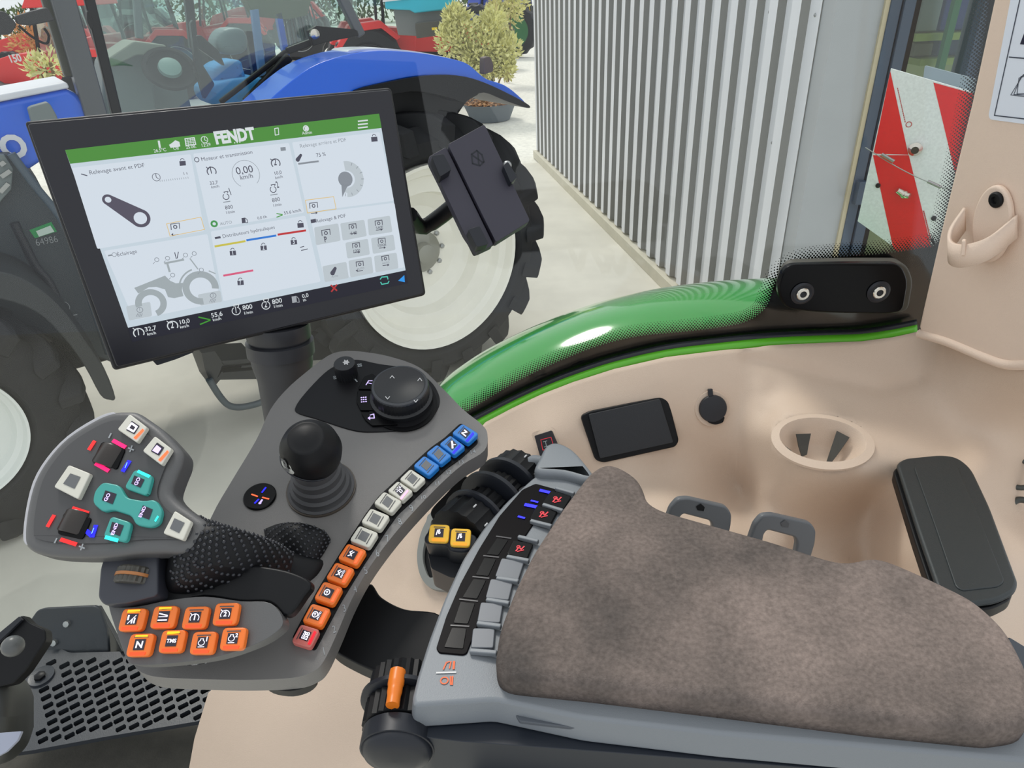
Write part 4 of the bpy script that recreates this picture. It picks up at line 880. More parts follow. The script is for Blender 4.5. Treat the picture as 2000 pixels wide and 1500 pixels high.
def ic_circle(n=None,auto=False):
    def f(ln,tx,L,q,s):
        P=[(.26*math.cos(t),.12+.26*math.sin(t)) for t in np.linspace(0,6.28,14)[:-1]]; ln(P,.09,closed=True); ln([(-.1,.1),(.1,.1),(.0,.25)],.08)
        if auto: tx('AUTO',-.4,.4,-.38,1.0)
    return f
def ic_boom(auto=False):
    def f(ln,tx,L,q,s):
        ln([(-.3,.3),(-.1,.05),(.1,.3),(.3,.1)],.1); ln([(-.2,-.05),(0,.1),(.25,-.1)],.1)
        if auto: tx('AUTO',-.4,.4,-.38,1.0)
    return f
def ic_txt(a,b=None,w=.38):
    def f(ln,tx,L,q,s):
        if b: tx(a,-w,w,.05,1.1); tx(b,-w,w,-.35,1.1)
        else: tx(a,-w,w,-.2,1.1)
    return f
def ic_lever(ln,tx,L,q,s): ln([(-.25,-.3),(.1,.1),(.25,.35)],.22); ln([(0,0),(.3,-.3)],.1)
def ic_beacon(ln,tx,L,q,s): ln([(-.12,-.3),(-.12,.15),(.12,.15),(.12,-.3)],.09,closed=True); [ln([(.2*math.cos(a),.2+.15*math.sin(a)),(.4*math.cos(a),.2+.3*math.sin(a))],.07) for a in(0,.8,1.57,2.3,3.14)]
def ic_n(ln,tx,L,q,s): ln([(-.25,-.3),(-.25,.3),(.2,-.1),(.2,.3)],.16)
rowc=[(600,1249),(621,1209),(644,1166),(667,1128),(690,1091),(713,1056),(735,1022),(759,989),(783,967),(807,944),(834,918),(858,896),(884,878),(909,855)]
mats=[KRED]+[ORANGE]*4+[KWHITE]*5+[KBLUE]*4
icons=[ic_txt('STOP','ISB'),ic_circle(auto=True),ic_circle(),ic_boom(True),ic_boom(),None,None,None,ic_beacon,None,None,None,ic_lever,ic_n]
leds=[mat('led_key_red',(235,20,40),.4,emit=.8)]+[LORG]*4+[None]*3+[mat('led_rose',(245,170,200),.4,emit=.7)]
leds=[leds[0]]+[LORG]*4+[None]*3+[leds[-1]]+[None]*3+[LBLUE]*2
# recess tray under the row
lt=[];rt=[]
for i,c in enumerate(rowc):
    a=rowc[max(i-1,0)]; b=rowc[min(i+1,13)]; t=nrm(np.array(b,float)-a); nn=np.array([-t[1],t[0]]); c=np.array(c,float)
    if i==0: c=c-t*14
    if i==13: c=c+t*14
    lt.append(tuple(c-nn*27)); rt.append(tuple(c+nn*25))
prism('key_channel',FC_,rnd(lt+rt[::-1],8,3),-.0015,.0012,GLOSSB,con,bevel=.0006,seg=2)
labs=['dull red key marked STOP ISB']+['orange key']*4+['white key']*5+['blue key']*4
for i,c in enumerate(rowc):
    a=rowc[max(i-1,0)]; b=rowc[min(i+1,13)]; A=np.array(FC_.at(*a)); B=np.array(FC_.at(*b)); an=math.degrees(math.atan2(*(B-A)[::-1])); 
    sp_2=np.linalg.norm(np.array(rowc[min(i+1,13)],float)-rowc[max(i-1,0)])/(1 if i in(0,13) else 2); o=keycap(FC_,c,sp_2*.415,(20.5 if i<8 else 18.5),an,mats[i],con,'key',.0,.0062,win=KDARK if icons[i] else KGREY,icon=icons[i],led=leds[i])
    tag(o,labs[i])
NUM=[(634,1275),(654,1232),(674,1191),(695,1153),(716,1117),(739,1083),(759,1054),(783,1021),(806,995),(828,971),(855,944),(878,922),(902,902),(925,882)]
q=Pic(FC_,.0004)
for i,c in enumerate(NUM): q.text(str(i+1),(c[0]-3-(2 if i>8 else 0),c[1]+5),(c[0]+(3 if i>8 else 1)+2,c[1]+3),PRINTG,1.6 if i<9 else 1.1,.0)
q.build('key_numbers',con)
# round indicator
pi_=lathe('cross_indicator',FC_,(508,971),[(.0132,-.001),(.0132,.0015),(.0125,.002),(.001,.002)],GLOSSB,con,40)
q=Pic(FC_.off(.002),.0004); q.line([(512,962),(519,953)],3,LBLUE); q.line([(498,983),(505,976)],3,LBLUE); q.line([(492,966),(503,970)],2.6,LORG); q.line([(513,972),(525,975)],2.6,LORG); q.line([(507,984),(512,977)],3.6,ILIL); q.disc((508,983),2.6,ILIL); q.build('indicator_lights',pi_)
# ---- ball joystick
js=thing('ball_joystick',FC_.w(*FC_.at(628,950)),'black ball-topped joystick with ribbed grey boot beside the rotary dial','joystick')
jb=(628,955)
boot=[(.0325,.0),(.0325,.003),(.030,.004),(.0285,.008),(.029,.010),(.026,.012),(.0255,.017),(.026,.019),(.0235,.021),(.023,.026),(.0235,.028),(.021,.030),(.0205,.038),(.018,.042)]
lathe('boot',FC_,jb,[(r*.84,h*.9) for r,h in boot],mat('boot_grey',(66,66,68),.55),js,44)
lathe('boot_ring',FC_,jb,[(.0285,0),(.0285,.0018),(.0272,.0018)],mat('brown_ring',(70,62,54),.5),js,44)
bt0=FC_.w(*FC_.at(*jb),.036); kc=PD(608,880,np.linalg.norm(BAS.T@(bt0-EYE)*[0,0,1])-.018)
kr=.0265; kfr=FN(kc,nrm(kc-bt0+np.array([0,-.012,.02])),(1,0,0))
KP=[(r*.84,h*.84) for r,h in [(.001,-.030),(.013,-.029),(.020,-.024),(.0255,-.013),(.0278,-.001),(.0265,.010),(.0225,.019),(.0165,.026),(.0155,.0275),(.0145,.0272),(.010,.0295),(.001,.031)]]
kb=lathe('ball_knob',kfr,(0,0),KP,RUB,js,48,px=False,smooth=True)
tube('knob_seam',[kfr.w(.0237*math.cos(a),.0237*math.sin(a),-.003+.004*math.sin(2*a)) for a in np.linspace(3.3,5.2,8)],.0007,NAVY,kb,6)
p3=PD(565,908,np.linalg.norm((BAS.T@(kc-EYE))*[0,0,1])-.013); pf=FN(p3,nrm((p3-kc)),(0,0,1)); pb=lathe('knob_button',pf,(0,0),[(.0075,-.006),(.0075,.0015),(.006,.0025),(.001,.0028)],mat('button_white',(200,202,196),.4),js,24,px=False)
q=Pic(pf.off(.0028),.0006); V_,P_=textgeo('3',.03); rr=nrm(_X@np.eye(3)); 
ff=FN(pf.w(0,0,.0034),pf.n,(1,0,0)); q=Pic(ff,0); q.add([((v[0]-.5)*.007,(v[1]-.6)*.007) for v in V_],P_,KGREY); q.build('button_number',pb)
# ================= multifunction lever =================
lv=thing('multifunction_lever',PD(440,1180,.47),'multifunction drive lever with angled key head, rubber grip and orange keys','lever')
FL=FN(PD(380,1230,.445),nrm((-.05,-.50,.86)),(1,0,0))
LG=mat('lever_grey',(88,88,88),.42,bump=.1,bs=1500)
prism('lower_body',FL,crom([(213,1172),(214,1192),(228,1235),(246,1284),(262,1298),(330,1296),(420,1284),(490,1262),(532,1240),(553,1214),(528,1178),(470,1174),(400,1165),(330,1172),(270,1184),(225,1185)],4),-.012,.0,LG,lv,bevel=.004)
prism('side_block',FL.off(-.004),rnd([(214,1176),(218,1120),(226,1096),(262,1080),(330,1078),(328,1172),(270,1186),(225,1190)],8,4),-.02,.014,mat('block_navy',(52,54,62),.4),lv,bevel=.006,seg=4)
prism('finger_rest',FL.off(-.006),crom([(322,1085),(380,1080),(470,1100),(560,1115),(608,1138),(596,1165),(562,1205),(528,1178),(470,1176),(400,1166),(326,1176)],4),-.008,.002,BLACK,lv,bevel=.003)
def loft(name,secs,m,par,n=20,sm=6,back=1.0):
    """cross sections from (top px, bottom px, camera distance, thickness)"""
    C=[]
    for a,b,d,t in secs:
        A=PD(*a,d);B=PD(*b,d); c=(A+B)/2; C.append((c,(A-B)/2,nrm(EYE-c)*t))
    cs=crom([np.r_[c,u,w] for c,u,w in C],sm,False)
    G=[[r[:3]+r[3:6]*math.sin(k*2*math.pi/n)+r[6:9]*math.cos(k*2*math.pi/n) for k in range(n+1)] for r in cs]
    return sheet(name,G,m,par),G
sec=[((388,1008),(330,1082),.468,.012),((420,1020),(322,1140),.466,.020),((460,1032),(345,1168),.472,.026),((510,1048),(420,1172),.484,.026),((545,1062),(500,1168),.497,.022),((575,1082),(560,1150),.508,.012)]
grip,G=loft('rubber_grip',sec,RUB,lv)
V=[];Fc=[]
def nub(c,n,r):
    n=nrm(n); a=nrm(np.cross(n,[.3,.1,1])); b=np.cross(n,a); i=len(V)
    for ring,(rr_,h) in enumerate(((1,0),(.8,.5),(.35,.8))):
        for k in range(6): t=k*math.pi/3; V.append(c+(a*math.cos(t)+b*math.sin(t))*r*rr_+n*r*h)
    for ring in range(2):
        for k in range(6): A=i+ring*6+k; B=i+ring*6+(k+1)%6; Fc.append((A,B,B+6,A+6))
    Fc.append(tuple(i+12+k for k in range(6)))
def nubs(G,step,r,lo=-.9,hi=.95,k0=0):
    cs=np.array(G); m,n,_=cs.shape; row=0
    for i in range(1,m-1,1):
        ring=cs[i]; L=0; off=(row%2)*step/2; row+=1; acc=off
        for k in range(n-1):
            seg=np.linalg.norm(ring[k+1]-ring[k]); 
            while acc<seg:
                t=acc/seg; p=ring[k]*(1-t)+ring[k+1]*t; nm=nrm(p-ring[:-1].mean(0))
                if nm@nrm(EYE-p)>.25: nub(p,nm,r)
                acc+=step
            acc-=seg
nubs(G,.0068,.0014)
sec2=[((515,1034),(525,1090),.545,.004),((548,1022),(545,1130),.540,.012),((592,1022),(580,1160),.538,.016),((632,1036),(606,1160),.540,.012),((648,1056),(630,1130),.545,.004)]
g2_,G2=loft('palm_rest',sec2,RUB,lv); nubs(G2,.0058,.0012)
tag(mk('grip_nubs',V,Fc,mat('nub_rubber',(36,38,44),.35),lv,smooth=True),kind='stuff')
loft('palm_bridge',[((500,1050),(440,1150),.515,.01),((560,1075),(540,1180),.522,.014),((620,1090),(600,1190),.53,.012),((650,1100),(650,1160),.54,.006)],RUB,lv)
tw=FN(PD(255,1122,.448),nrm((.1,-.55,.25)),(1,0,0))
FLt=FL.off(.012); cw_=FLt.w(*FLt.at(254,1122),-.006); axw=nrm(FLt.y+FLt.x*.1)
wf_=FN(cw_,axw,FLt.n); lathe('thumb_wheel',wf_,(0,0),[(.0105,-.0055),(.0118,-.0045),(.0118,-.001),(.0122,-.001),(.0122,.001),(.0118,.001),(.0118,.0045),(.0105,.0055)],[mat('wheel_olive',(74,72,66),.45),mat('wheel_bronze',(170,110,60),.4)],lv,40,px=False,knurl=.0012,kn=(1,2,5,6),idxr=[0,0,1,1,1,0,0])
KL=[(266,1213,1),(327,1208,2),(388,1209,3),(447,1202,4),(281,1262,5),(343,1255,6),(403,1258,7),(461,1250,8)]
def ik(n):
    def f(ln,tx,L,q,s):
        if n==1: ln([(-.3,.35),(-.3,-.0)],.14); ln([(-.25,-.35),(.3,.35)],.06); ln([(.05,-.3),(.05,.0)],.12); ln([(.25,-.3),(.25,.1)],.12)
        elif n==2: (ln([(-.36,.3),(.3,.12)],.09),ln([(-.36,.02),(.3,.02)],.06),ln([(.3,.12),(.34,.07),(.3,.02)],.07),ln([(-.36,-.28),(.34,-.28)],.1))
        elif n in(3,4): (ln([(.36*math.cos(t),-.06+.36*math.sin(t)) for t in np.linspace(-.55,3.7,14)],.06),ln([(-.4,.36),(-.22,.2)],.06),tx(str(n-2),-.13,.13,-.22,1.1))
        elif n==5: tx('N',-.28,.28,-.25,1)
        elif n==6: tx('TMS',-.4,.4,-.12,1.05)
        else: (ln([(.25*math.cos(t)-.08,.0+.23*math.sin(t)) for t in np.linspace(2.0,7.4,14)],.055),ln([(-.2,.2),(-.2,.34),(.04,.34),(.04,.2)],.055),tx(str(n-6),.2,.42,.12,1.1),ln([(-.3,-.36),(.2,-.36)],.06))
    return f
for x,y,n in KL: keycap(FL,(x,y),24,21,-2,ORANGE,lv,'orange_key',0,.005,icon=ik(n),led=mat('led_deep_orange',(255,70,25),.4,emit=.8),led2=LYEL if n in(1,2,5,6) else None)
# head
FHd=F3(PD(60,1060,.452),PD(380,1030,.452),PD(240,800,.492))
HO=[(240,799),(262,801),(285,815),(312,835),(338,862),(351,880),(350,900),(340,925),(331,952),(334,965),(350,982),(378,1002),(397,1018),(397,1040),(380,1068),(350,1078),(310,1078),(262,1080),(200,1086),(120,1086),(70,1080),(46,1068),(39,1050),(43,1000),(58,940),(85,893),(125,850),(180,815),(215,801)]
prism('head',FHd,crom(HO,4),-.024,-.002,LG,lv,bevel=.0075,seg=5)
prism('head_highlight',FHd,crom([(216,800),(180,812),(125,847),(84,890),(56,938),(41,1000),(37,1052),(50,1064),(62,1060),(66,1005),(80,950),(105,903),(142,866),(190,834),(222,814)],3),-.017,-.0035,mat('trim_silver',(176,176,180),.35),lv,bevel=.003)  # added pale band: sky highlight on the head's left edge, put into colour
prism('head_face',FHd,inset(FHd.uv(crom(HO,4)),.0085),-.0025,-.0006,mat('head_face',(70,70,71),.5),lv,px=False,bevel=.0006,seg=2)
def hkey(pts,m,nm,ic,ledpts=None,ledm=None,r=4,h=.0035,k=None):
    o=prism(nm,FHd,rnd(pts,r,4),-.001,h,m,lv,bevel=.0011,seg=2); q=Pic(FHd,h+.0003)
    if ic: ic(q)
    if ledpts: q.poly(ledpts,ledm)
    q.build(nm+'_print',o); return o
def sqw(pts,m): return lambda q:q.poly(pts,m)
def dia(q): q.poly([(263,826),(278,836),(268,852),(252,844)],KDARK); q.line([(263,831),(273,838),(267,847),(256,841)],3.6,IWHITE,closed=True,h=.0003)
def dia2(q): q.poly([(312,868),(326,878),(316,894),(300,885)],KDARK); q.poly([(312,873),(321,880),(314,890),(303,884)],ILIL,h=.0003)
hkey([(258,812),(292,838),(272,868),(234,842)],KWHITE,'white_key',dia,[(284,841),(287,845),(271,862),(266,859)],LORG)
hkey([(307,855),(340,880),(320,912),(283,884)],KWHITE,'white_key',dia2,[(332,883),(335,887),(319,905),(314,902)],LORG)
hkey([(140,911),(182,928),(158,978),(111,954)],KWHITE,'white_key',sqw([(144,928),(164,935),(152,958),(130,948)],KGREY))
hkey([(346,1000),(378,1021),(362,1058),(323,1044)],KWHITE,'white_key',sqw([(346,1015),(366,1024),(355,1044),(337,1035)],KGREY))
hkey([(268,919),(303,932),(292,972),(247,956)],TEAL,'teal_key',lambda q:(q.poly([(268,932),(288,940),(280,956),(262,948)],KDARK),q.text('GO',(274,952),(281,937),ILIL,1,.03,.0003)),[(276,921),(300,932),(296,937),(273,926)],LCYAN,r=9)
hkey([(222,1010),(262,1023),(252,1062),(206,1052)],TEAL,'teal_key',lambda q:(q.poly([(225,1022),(248,1029),(240,1050),(220,1042)],KDARK),q.text('END',(229,1048),(238,1025),ILIL,.8,.03,.0003)),[(213,1048),(238,1055),(236,1062),(210,1055)],LCYAN,r=9)
def twn(q):
    q.poly([(212,961),(234,968),(226,988),(205,980)],KDARK); q.text('GO',(215,983),(223,968),ILIL,1,.03,.0003)
    q.poly([(285,990),(304,998),(297,1018),(276,1010)],KDARK); q.text('END',(282,1014),(292,993),ILIL,.8,.03,.0003)
hkey([(206,944),(238,950),(252,975),(285,981),(308,978),(322,1000),(316,1025),(300,1033),(270,1028),(262,1010),(225,998),(206,1003),(186,985),(190,962)],TEAL,'teal_double_key',twn,[(313,1010),(316,1012),(310,1022),(307,1020)],LCYAN,r=9)
for (cx,cy,pts) in((215,891,[(200,862),(246,877),(228,919),(184,893)]),(148,1021,[(126,1000),(180,1012),(162,1054),(112,1043)])):
    rc=prism('roller_well',FHd,rnd(pts,7,4),-.001,.0006,GLOSSB,lv,bevel=.0004,seg=1)
    a=np.array(FHd.at(*pts[0]));b=np.array(FHd.at(*pts[1])); d=nrm(np.r_[b-a,0]); axv=nrm(FHd.y*d[0]-FHd.x*d[1]); 
    w=FN(FHd.w(*FHd.at(cx-5,cy-2),-.0045),axv,FHd.n); lathe('roller',w,(0,0),[(.0085,-.0075),(.0095,-.0065),(.0095,.0065),(.0085,.0075)],mat('roller_brown',(46,40,36),.3),rc,26,px=False,knurl=.0007,kn=(1,2))
q=Pic(FHd,.0002)
for a,b,m in(((222,861),(244,873),LPINK),((188,906),(211,919),LPINK),((184,863),(175,877),LRED),((143,993),(171,1002),LRED),((120,1054),(148,1063),LRED),((105,1008),(94,1027),LRED),((252,902),(241,919),LBLUE),((187,1028),(181,1047),LBLUE),((170,1038),(178,1045),LBLUE)):
    q.line([a,b],7 if m!=LBLUE else 8,m)
for c in((249,904),(184,1032)): q.line([c,(c[0]-4,c[1]+10)],1.5,mat('led_sky',(120,180,255),.4,emit=1),h=.0003)
for x,y in((215,850),(109,1055)): q.line([(x+2,y-3),(x-2,y+5)],3,PRINTG)
for x,y in((256,876),(160,1068)): q.line([(x-5,y-1),(x+5,y+3)],2.6,PRINTG); q.line([(x+2,y-5),(x-2,y+6)],2.6,PRINTG)
q.build('light_markings',lv)
# ================= armrest =================
FA=FN(EYE+np.array([0,0,-.405]),(0,-.02,1),(1,0,0))
ar=thing('armrest',FA.w(*FA.at(1400,1300),-.06),'long grey armrest with worn brown suede pad and a side display strip','armrest')
AG=GREYL
HOU=[(1042,932),(1055,925),(1110,935),(1148,950),(1180,980),(1400,1080),(1700,1200),(2060,1330),(2060,1490),(1700,1458),(1400,1432),(1140,1402),(968,1366),(810,1377),(806,1362),(816,1320),(838,1250),(868,1170),(905,1090),(945,1030),(990,978)]
prism('housing',FA,rnd(HOU,14,4),-.022,.0,AG,ar,bevel=.005,seg=4,taper=0.03)
prism('lower_housing',FA.off(-.022),rnd([(800,1385),(800,1420),(830,1440),(900,1448),(1200,1470),(2080,1540),(2080,1360),(1100,1330),(860,1330)],10,4),-.045,0,mat('armrest_navy',(26,32,42),.4),ar,bevel=.004)
prism('under_tray',FA.off(-.085),rnd([(940,1500),(980,1480),(1300,1500),(2080,1560),(2080,1640),(900,1640)],10,4),-.03,0,mat('tray_blue_grey',(62,68,78),.45),ar,bevel=.005)
tube('cable_conduit',[FA.off(-.09).w(*FA.off(-.09).at(*p)) for p in((820,1515),(860,1492),(905,1484),(960,1488))],.0045,BLACK,ar)
# suede pad
PADO=[(1180,932),(1205,938),(1245,962),(1258,990),(1262,1015),(1300,1030),(1500,1088),(1620,1128),(1650,1132),(1680,1118),(1710,1120),(1800,1160),(1890,1205),(1950,1262),(1990,1340),(2004,1420),(1990,1452),(1920,1462),(1700,1440),(1400,1402),(1150,1372),(1010,1358),(978,1352),(968,1330),(978,1260),(1008,1180),(1045,1105),(1100,1020),(1150,952)]
pad=pillow('pad',FA,crom(rnd(PADO,10,3),2),-.002,.020,.0085,SUEDE,ar,6)
# material tone patches of wear in the suede
n=SUEDE.node_tree; b=n.nodes['Principled BSDF']; src=b.inputs['Base Color'].links[0].from_socket
t=n.nodes.new('ShaderNodeTexCoord'); z=n.nodes.new('ShaderNodeTexNoise'); z.inputs['Scale'].default_value=330; z.inputs['Detail'].default_value=2
mx=n.nodes.new('ShaderNodeMixRGB'); mx.blend_type='OVERLAY'; mx.inputs[0].default_value=.45
n.links.new(t.outputs['Object'],z.inputs['Vector']); n.links.new(src,mx.inputs[1]); n.links.new(z.outputs['Fac'],mx.inputs[2]); n.links.new(mx.outputs[0],b.inputs['Base Color'])
# rear cap and end of armrest
prism('rear_cap',FA.off(-.02),rnd([(1955,1262),(2000,1290),(2080,1330),(2080,1460),(2010,1440)],10,3),-.02,.012,mat('cap_blue_grey',(52,58,66),.4),ar,bevel=.004)
# front hump
hump=pillow('front_hump',FA,crom([(1046,932),(1054,905),(1068,880),(1092,876),(1120,890),(1148,922),(1162,944),(1146,950),(1100,938)],4),-.022,.008,.005,AG,ar,5)
tube('hump_arm',[FA.w(*FA.at(*p),-.006) for p in((1008,900),(1030,893),(1052,892),(1075,900))],.006,AG,ar)
# display strip
DS=[(1046,946),(1086,957),(1084,966),(1052,1010),(1024,1052),(995,1098),(968,1145),(945,1195),(925,1245),(912,1278),(905,1281),(858,1277),(852,1268),(872,1205),(900,1140),(935,1075),(975,1010),(1020,958)]
ds=prism('display_strip',FA,rnd(DS,4,3),-.002,.0012,mat('display_violet',(12,9,12),.4,spec=.06),ar,bevel=.0007,seg=2)
cells=[((1040,950),(1060,1003)),]
ctr=[(1046,975),(1020,1010),(990,1050),(963,1095),(937,1140),(915,1186),(898,1228)]
DV=[((970,1050),(998,1054)),((945,1088),(974,1091)),((924,1129),(955,1132)),((898,1173),(933,1177)),((881,1224),(916,1226)),((862,1271),(908,1275))]
q=Pic(FA,.0016); DSL=mat('cell_line',(62,60,64),.3)
for a,b in DV[:-1]: q.line([a,b],2.6,DSL)
q.build('cell_divider',ds)
for (a,b),(c,d) in zip(DV[:-1],DV[1:]):
    Q=[np.array(p,float) for p in(a,b,d,c)]; cc=sum(Q)/4; s=FA.uv([cc+(p-cc)*.82 for p in Q]); prism('display_cell',FA,rnd(s,.001,2),.0008,.0017,GLOSSB,ds,px=False,bevel=.0003,seg=1)
q=Pic(FA,.002); 
for a,b,w in(((1056,961),(1073,965),6),((1027,989),(1046,993),7),((1038,981),(1050,984),3.5),((1013,1012),(1024,1015),4)): q.line([a,b],w,LBLUE)
q.build('blue_lights',ds)
# side keys and ridges
SK=[(1088,981,1),(1062,1010,1),(1016,1077,1),(996,1116,0),(976,1156,0),(958,1201,0),(944,1251,0)]
for x,y,k in SK:
    i=[s[:2] for s in SK].index((x,y)); a=SK[max(i-1,0)]; b=SK[min(i+1,6)]; A=np.array(FA.at(*a[:2]));B=np.array(FA.at(*b[:2])); an=math.degrees(math.atan2(*(B-A)[::-1]))+90
    u,v=FA.at(x,y); s=FA.sc(x,y); sh_=-14+i*3
    an2=-28+i*4
    o=prism('side_key',FA,rnd(fsq(FA,(x,y),18 if k else 20,17 if k else 21,an2),.0018,3),-.001,.003,GLOSSB if k else mat('side_key_grey',(106,110,116),.4),ar,px=False,bevel=.0008,seg=2)
    if k:
        q=Pic(FA,.0034); q.line([(x-8,y+5),(x-2,y-3),(x+2,y+2),(x+8,y-4)],2.4,IRED); q.disc((x-3,y-3),3.5,IRED,r0=2); q.line([(x-5,y+6),(x+7,y+3)],2,IRED); q.build('key_symbol',o)
for a,b in(((1085,958),(1122,972)),((1060,990),(1100,1006)),((1036,1022),(1078,1036)),((1012,1053),(1052,1066)),((990,1092),(1034,1104)),((970,1134),(1014,1144)),((950,1176),(996,1187)),((932,1222),(980,1232)),((918,1276),(972,1284))):
    A=FA.w(*FA.at(*a),.002); B=FA.w(*FA.at(*b),.004); barw('key_ridge',A,B,.0035,.004,AG,ar,up=FA.n,bevel=.001)
q=Pic(FA,.0006); q.line([(853,1315),(890,1314)],3.4,PRINTW)
q.line([(866,1308),(872,1295),(878,1293)],2.6,PRINTO); q.line([(878,1306),(881,1293)],2.4,PRINTO); q.line([(886,1307),(887,1293)],4,PRINTO)
q.disc((868,1330),8,PRINTO,r0=5.5); q.line([(880,1322),(880,1338)],2.4,PRINTO); q.line([(884,1322),(883,1338)],3,PRINTO); q.build('printed_symbols',ar)
# recessed slot in the housing side
prism('side_notch',FA.off(-.012),rnd([(1005,1395),(1150,1412),(1150,1428),(1015,1412)],3,2),-.001,.002,mat('notch_grey',(80,85,92),.5),ar,bevel=.0006)
# ---- throttle wheel, bottom left of the armrest
tg=thing('throttle_wheel',FA.w(*FA.at(760,1400),-.05),'ribbed black thumbwheel with orange marker at the front corner of the armrest','thumbwheel')
A0=PD(783,1412,.470); fw_=FN(A0,nrm((.03,1,.05)),(1,0,0)); Rw=.026
def kw(name,y0,y1,r,kn_,m,n=44,kk=.0016): return lathe(name,fw_,(0,0),[(r-.003,y0),(r,y0+.001),(r,y1-.001),(r-.003,y1)],m,tg,n,px=False,knurl=kk if kn_ else 0,kn=(1,2))
kw('end_cap',-.020,-.006,.0245,False,NAVY); lathe('cap_dome',fw_,(0,0),[(.001,-.027),(.014,-.0255),(.021,-.023),(.0245,-.018)],NAVY,tg,44,px=False,smooth=True)
kw('knurled_band',-.006,.013,.0258,True,RUB,56); kw('flange',.013,.018,.030,False,NAVY); kw('knurled_band',.018,.034,.0258,True,RUB,56)
c1=fw_.w(.004,.0262,.000); 
V0=fw_.w(.004,.0275,-.006); V1=fw_.w(.004,.0275,.016); 
U=nrm(_U@np.eye(3)) 
def wp(ang,y,r): return fw_.w(r*math.cos(ang),r*math.sin(ang),y)
AN=math.radians(60)
tab=tube('orange_marker',[wp(math.atan2((EYE-fw_.o)@fw_.y,(EYE-fw_.o)@fw_.x)-.25,yy,.0285) for yy in(-.005,.004,.012,.020)],[.0045,.005,.0055,.0055],mat('marker_orange',(222,118,30),.35),tg,12)
# ---- finger levers between console and armrest
fl_=thing('finger_wheels',PD(950,1010,.60),'row of black ribbed finger wheels beside the armrest display strip','thumbwheel')
a0=PD(898,1052,.600); a1=PD(1018,930,.68); ad=nrm(a1-a0); Lx=np.linalg.norm(a1-a0); fx=FN(a0,ad,(0,0,1)); sg=Lx/170.
mm=Lx
def fwh(name,s0,s1,r,kn_,m,n=44): return lathe(name,fx,(0,0),[(r-.003,s0*mm),(r,s0*mm+.001),(r,s1*mm-.001),(r-.003,s1*mm)],m,fl_,n,px=False,knurl=.0016 if kn_ else 0,kn=(1,2))
w1=fwh('knurled_wheel',-.02,.22,.030,True,RUB,40); fwh('flange',.22,.27,.033,False,NAVY)
fwh('knurled_wheel',.30,.46,.024,True,RUB); fwh('flange',.48,.54,.035,False,NAVY); fwh('knurled_wheel',.57,.72,.024,True,RUB); fwh('flange',.74,.80,.034,False,NAVY); fwh('knurled_wheel',.82,1.02,.030,True,RUB,40)
va=math.atan2((EYE-a0)@fx.y,(EYE-a0)@fx.x)
for s in(.07,.13,.88,.95):
    for da in(.25,-.35):
        if (s in(.07,.88))==(da>0): tube('white_mark',[fx.w(.0303*math.cos(va+da),.0303*math.sin(va+da),s*mm-.002),fx.w(.0303*math.cos(va+da),.0303*math.sin(va+da),s*mm+.002)],.0008,PRINTW,fl_,6,sm=0)
for s in(.38,.645): tube('grey_paddle',[fx.w(.02*math.cos(va+1.2),.02*math.sin(va+1.2),s*mm),fx.w(.030*math.cos(va+.8),.030*math.sin(va+.8),s*mm),fx.w(.030*math.cos(va+.3),.030*math.sin(va+.3),s*mm)],.0045,mat('paddle_grey',(66,66,70),.4),fl_,10)
prism('rear_shield',FN(PD(880,980,.655),nrm((-.3,-.75,.55)),(1,0,0)),crom([(842,996),(870,965),(905,930),(918,955),(925,985),(960,1010),(930,1060),(860,1030),(845,1015)],4),-.006,0,BLACK,fl_,bevel=.002)
FY=FN(PD(884,1048,.575),nrm((.05,-.40,.88)),(1,.0,0))
yb_=thing('yellow_key_block',FY.w(*FY.at(884,1090),-.05),'black block with two yellow square keys inside the grey oval ring','switch')
prism('block',FY,crom([(828,1050),(836,1036),(848,1026),(880,1030),(905,1036),(930,1046),(930,1066),(908,1078),(880,1075),(868,1064),(835,1060)],4),-.034,0,NAVY,yb_,bevel=.003,taper=-.1)
prism('block_base',FY.off(-.03),rnd([(832,1062),(925,1088),(925,1130),(880,1128),(842,1110)],6,3),-.045,0,NAVY,yb_,bevel=.003)
for x,y in((858,1045),(900,1053)): keycap(FY,(x,y),19,18,-4,KYEL,yb_,'yellow_key',0,.004,icon=lambda ln,tx,L,q,s:(tx('6',-.1,.15,-.1,1.3),ln([(-.25,-.2),(-.15,.3),(.05,.35)],.1)),led=mat('led_amber',(245,150,30),.4,emit=.5))
# grey oval ring
FR=F3(SP(835,1020,.010),SP(905,1150,.012),SP(815,1110,.010))
ring=thing('oval_ring',FR.w(*FR.at(860,1090)),'grey oval trim ring set in the beige panel around the black key block','trim')
OR=[(852,1002),(834,1022),(822,1052),(817,1090),(823,1125),(840,1148),(866,1155),(890,1150),(960,1100),(960,1000)]
IR=[(856,1014),(842,1032),(832,1060),(828,1088),(832,1112),(842,1130),(862,1124),(880,1122),(940,1090),(945,1010)]
prism('rim',FR,crom(OR,5),-.008,.004,mat('ring_grey',(128,130,126),.45),ring,holes=[crom(IR,5)],bevel=.002)
prism('dark_well',FR,crom([(x,y) for x,y in IR],5),-.004,-.002,BLACK,ring)
# black connecting plate between console and armrest
FK=FN(PZ(760,1230,-.435),nrm((0,-.2,1)),(1,0,0))
ck=prism('linking_bracket',FK,crom([(640,1240),(690,1170),(722,1138),(745,1165),(790,1188),(860,1200),(880,1260),(850,1330),(790,1335),(735,1312),(690,1292),(650,1268)],5),-.02,0,BLACK,None,bevel=.003)
tag(ck,'black curved bracket linking the grey console to the armrest','bracket')
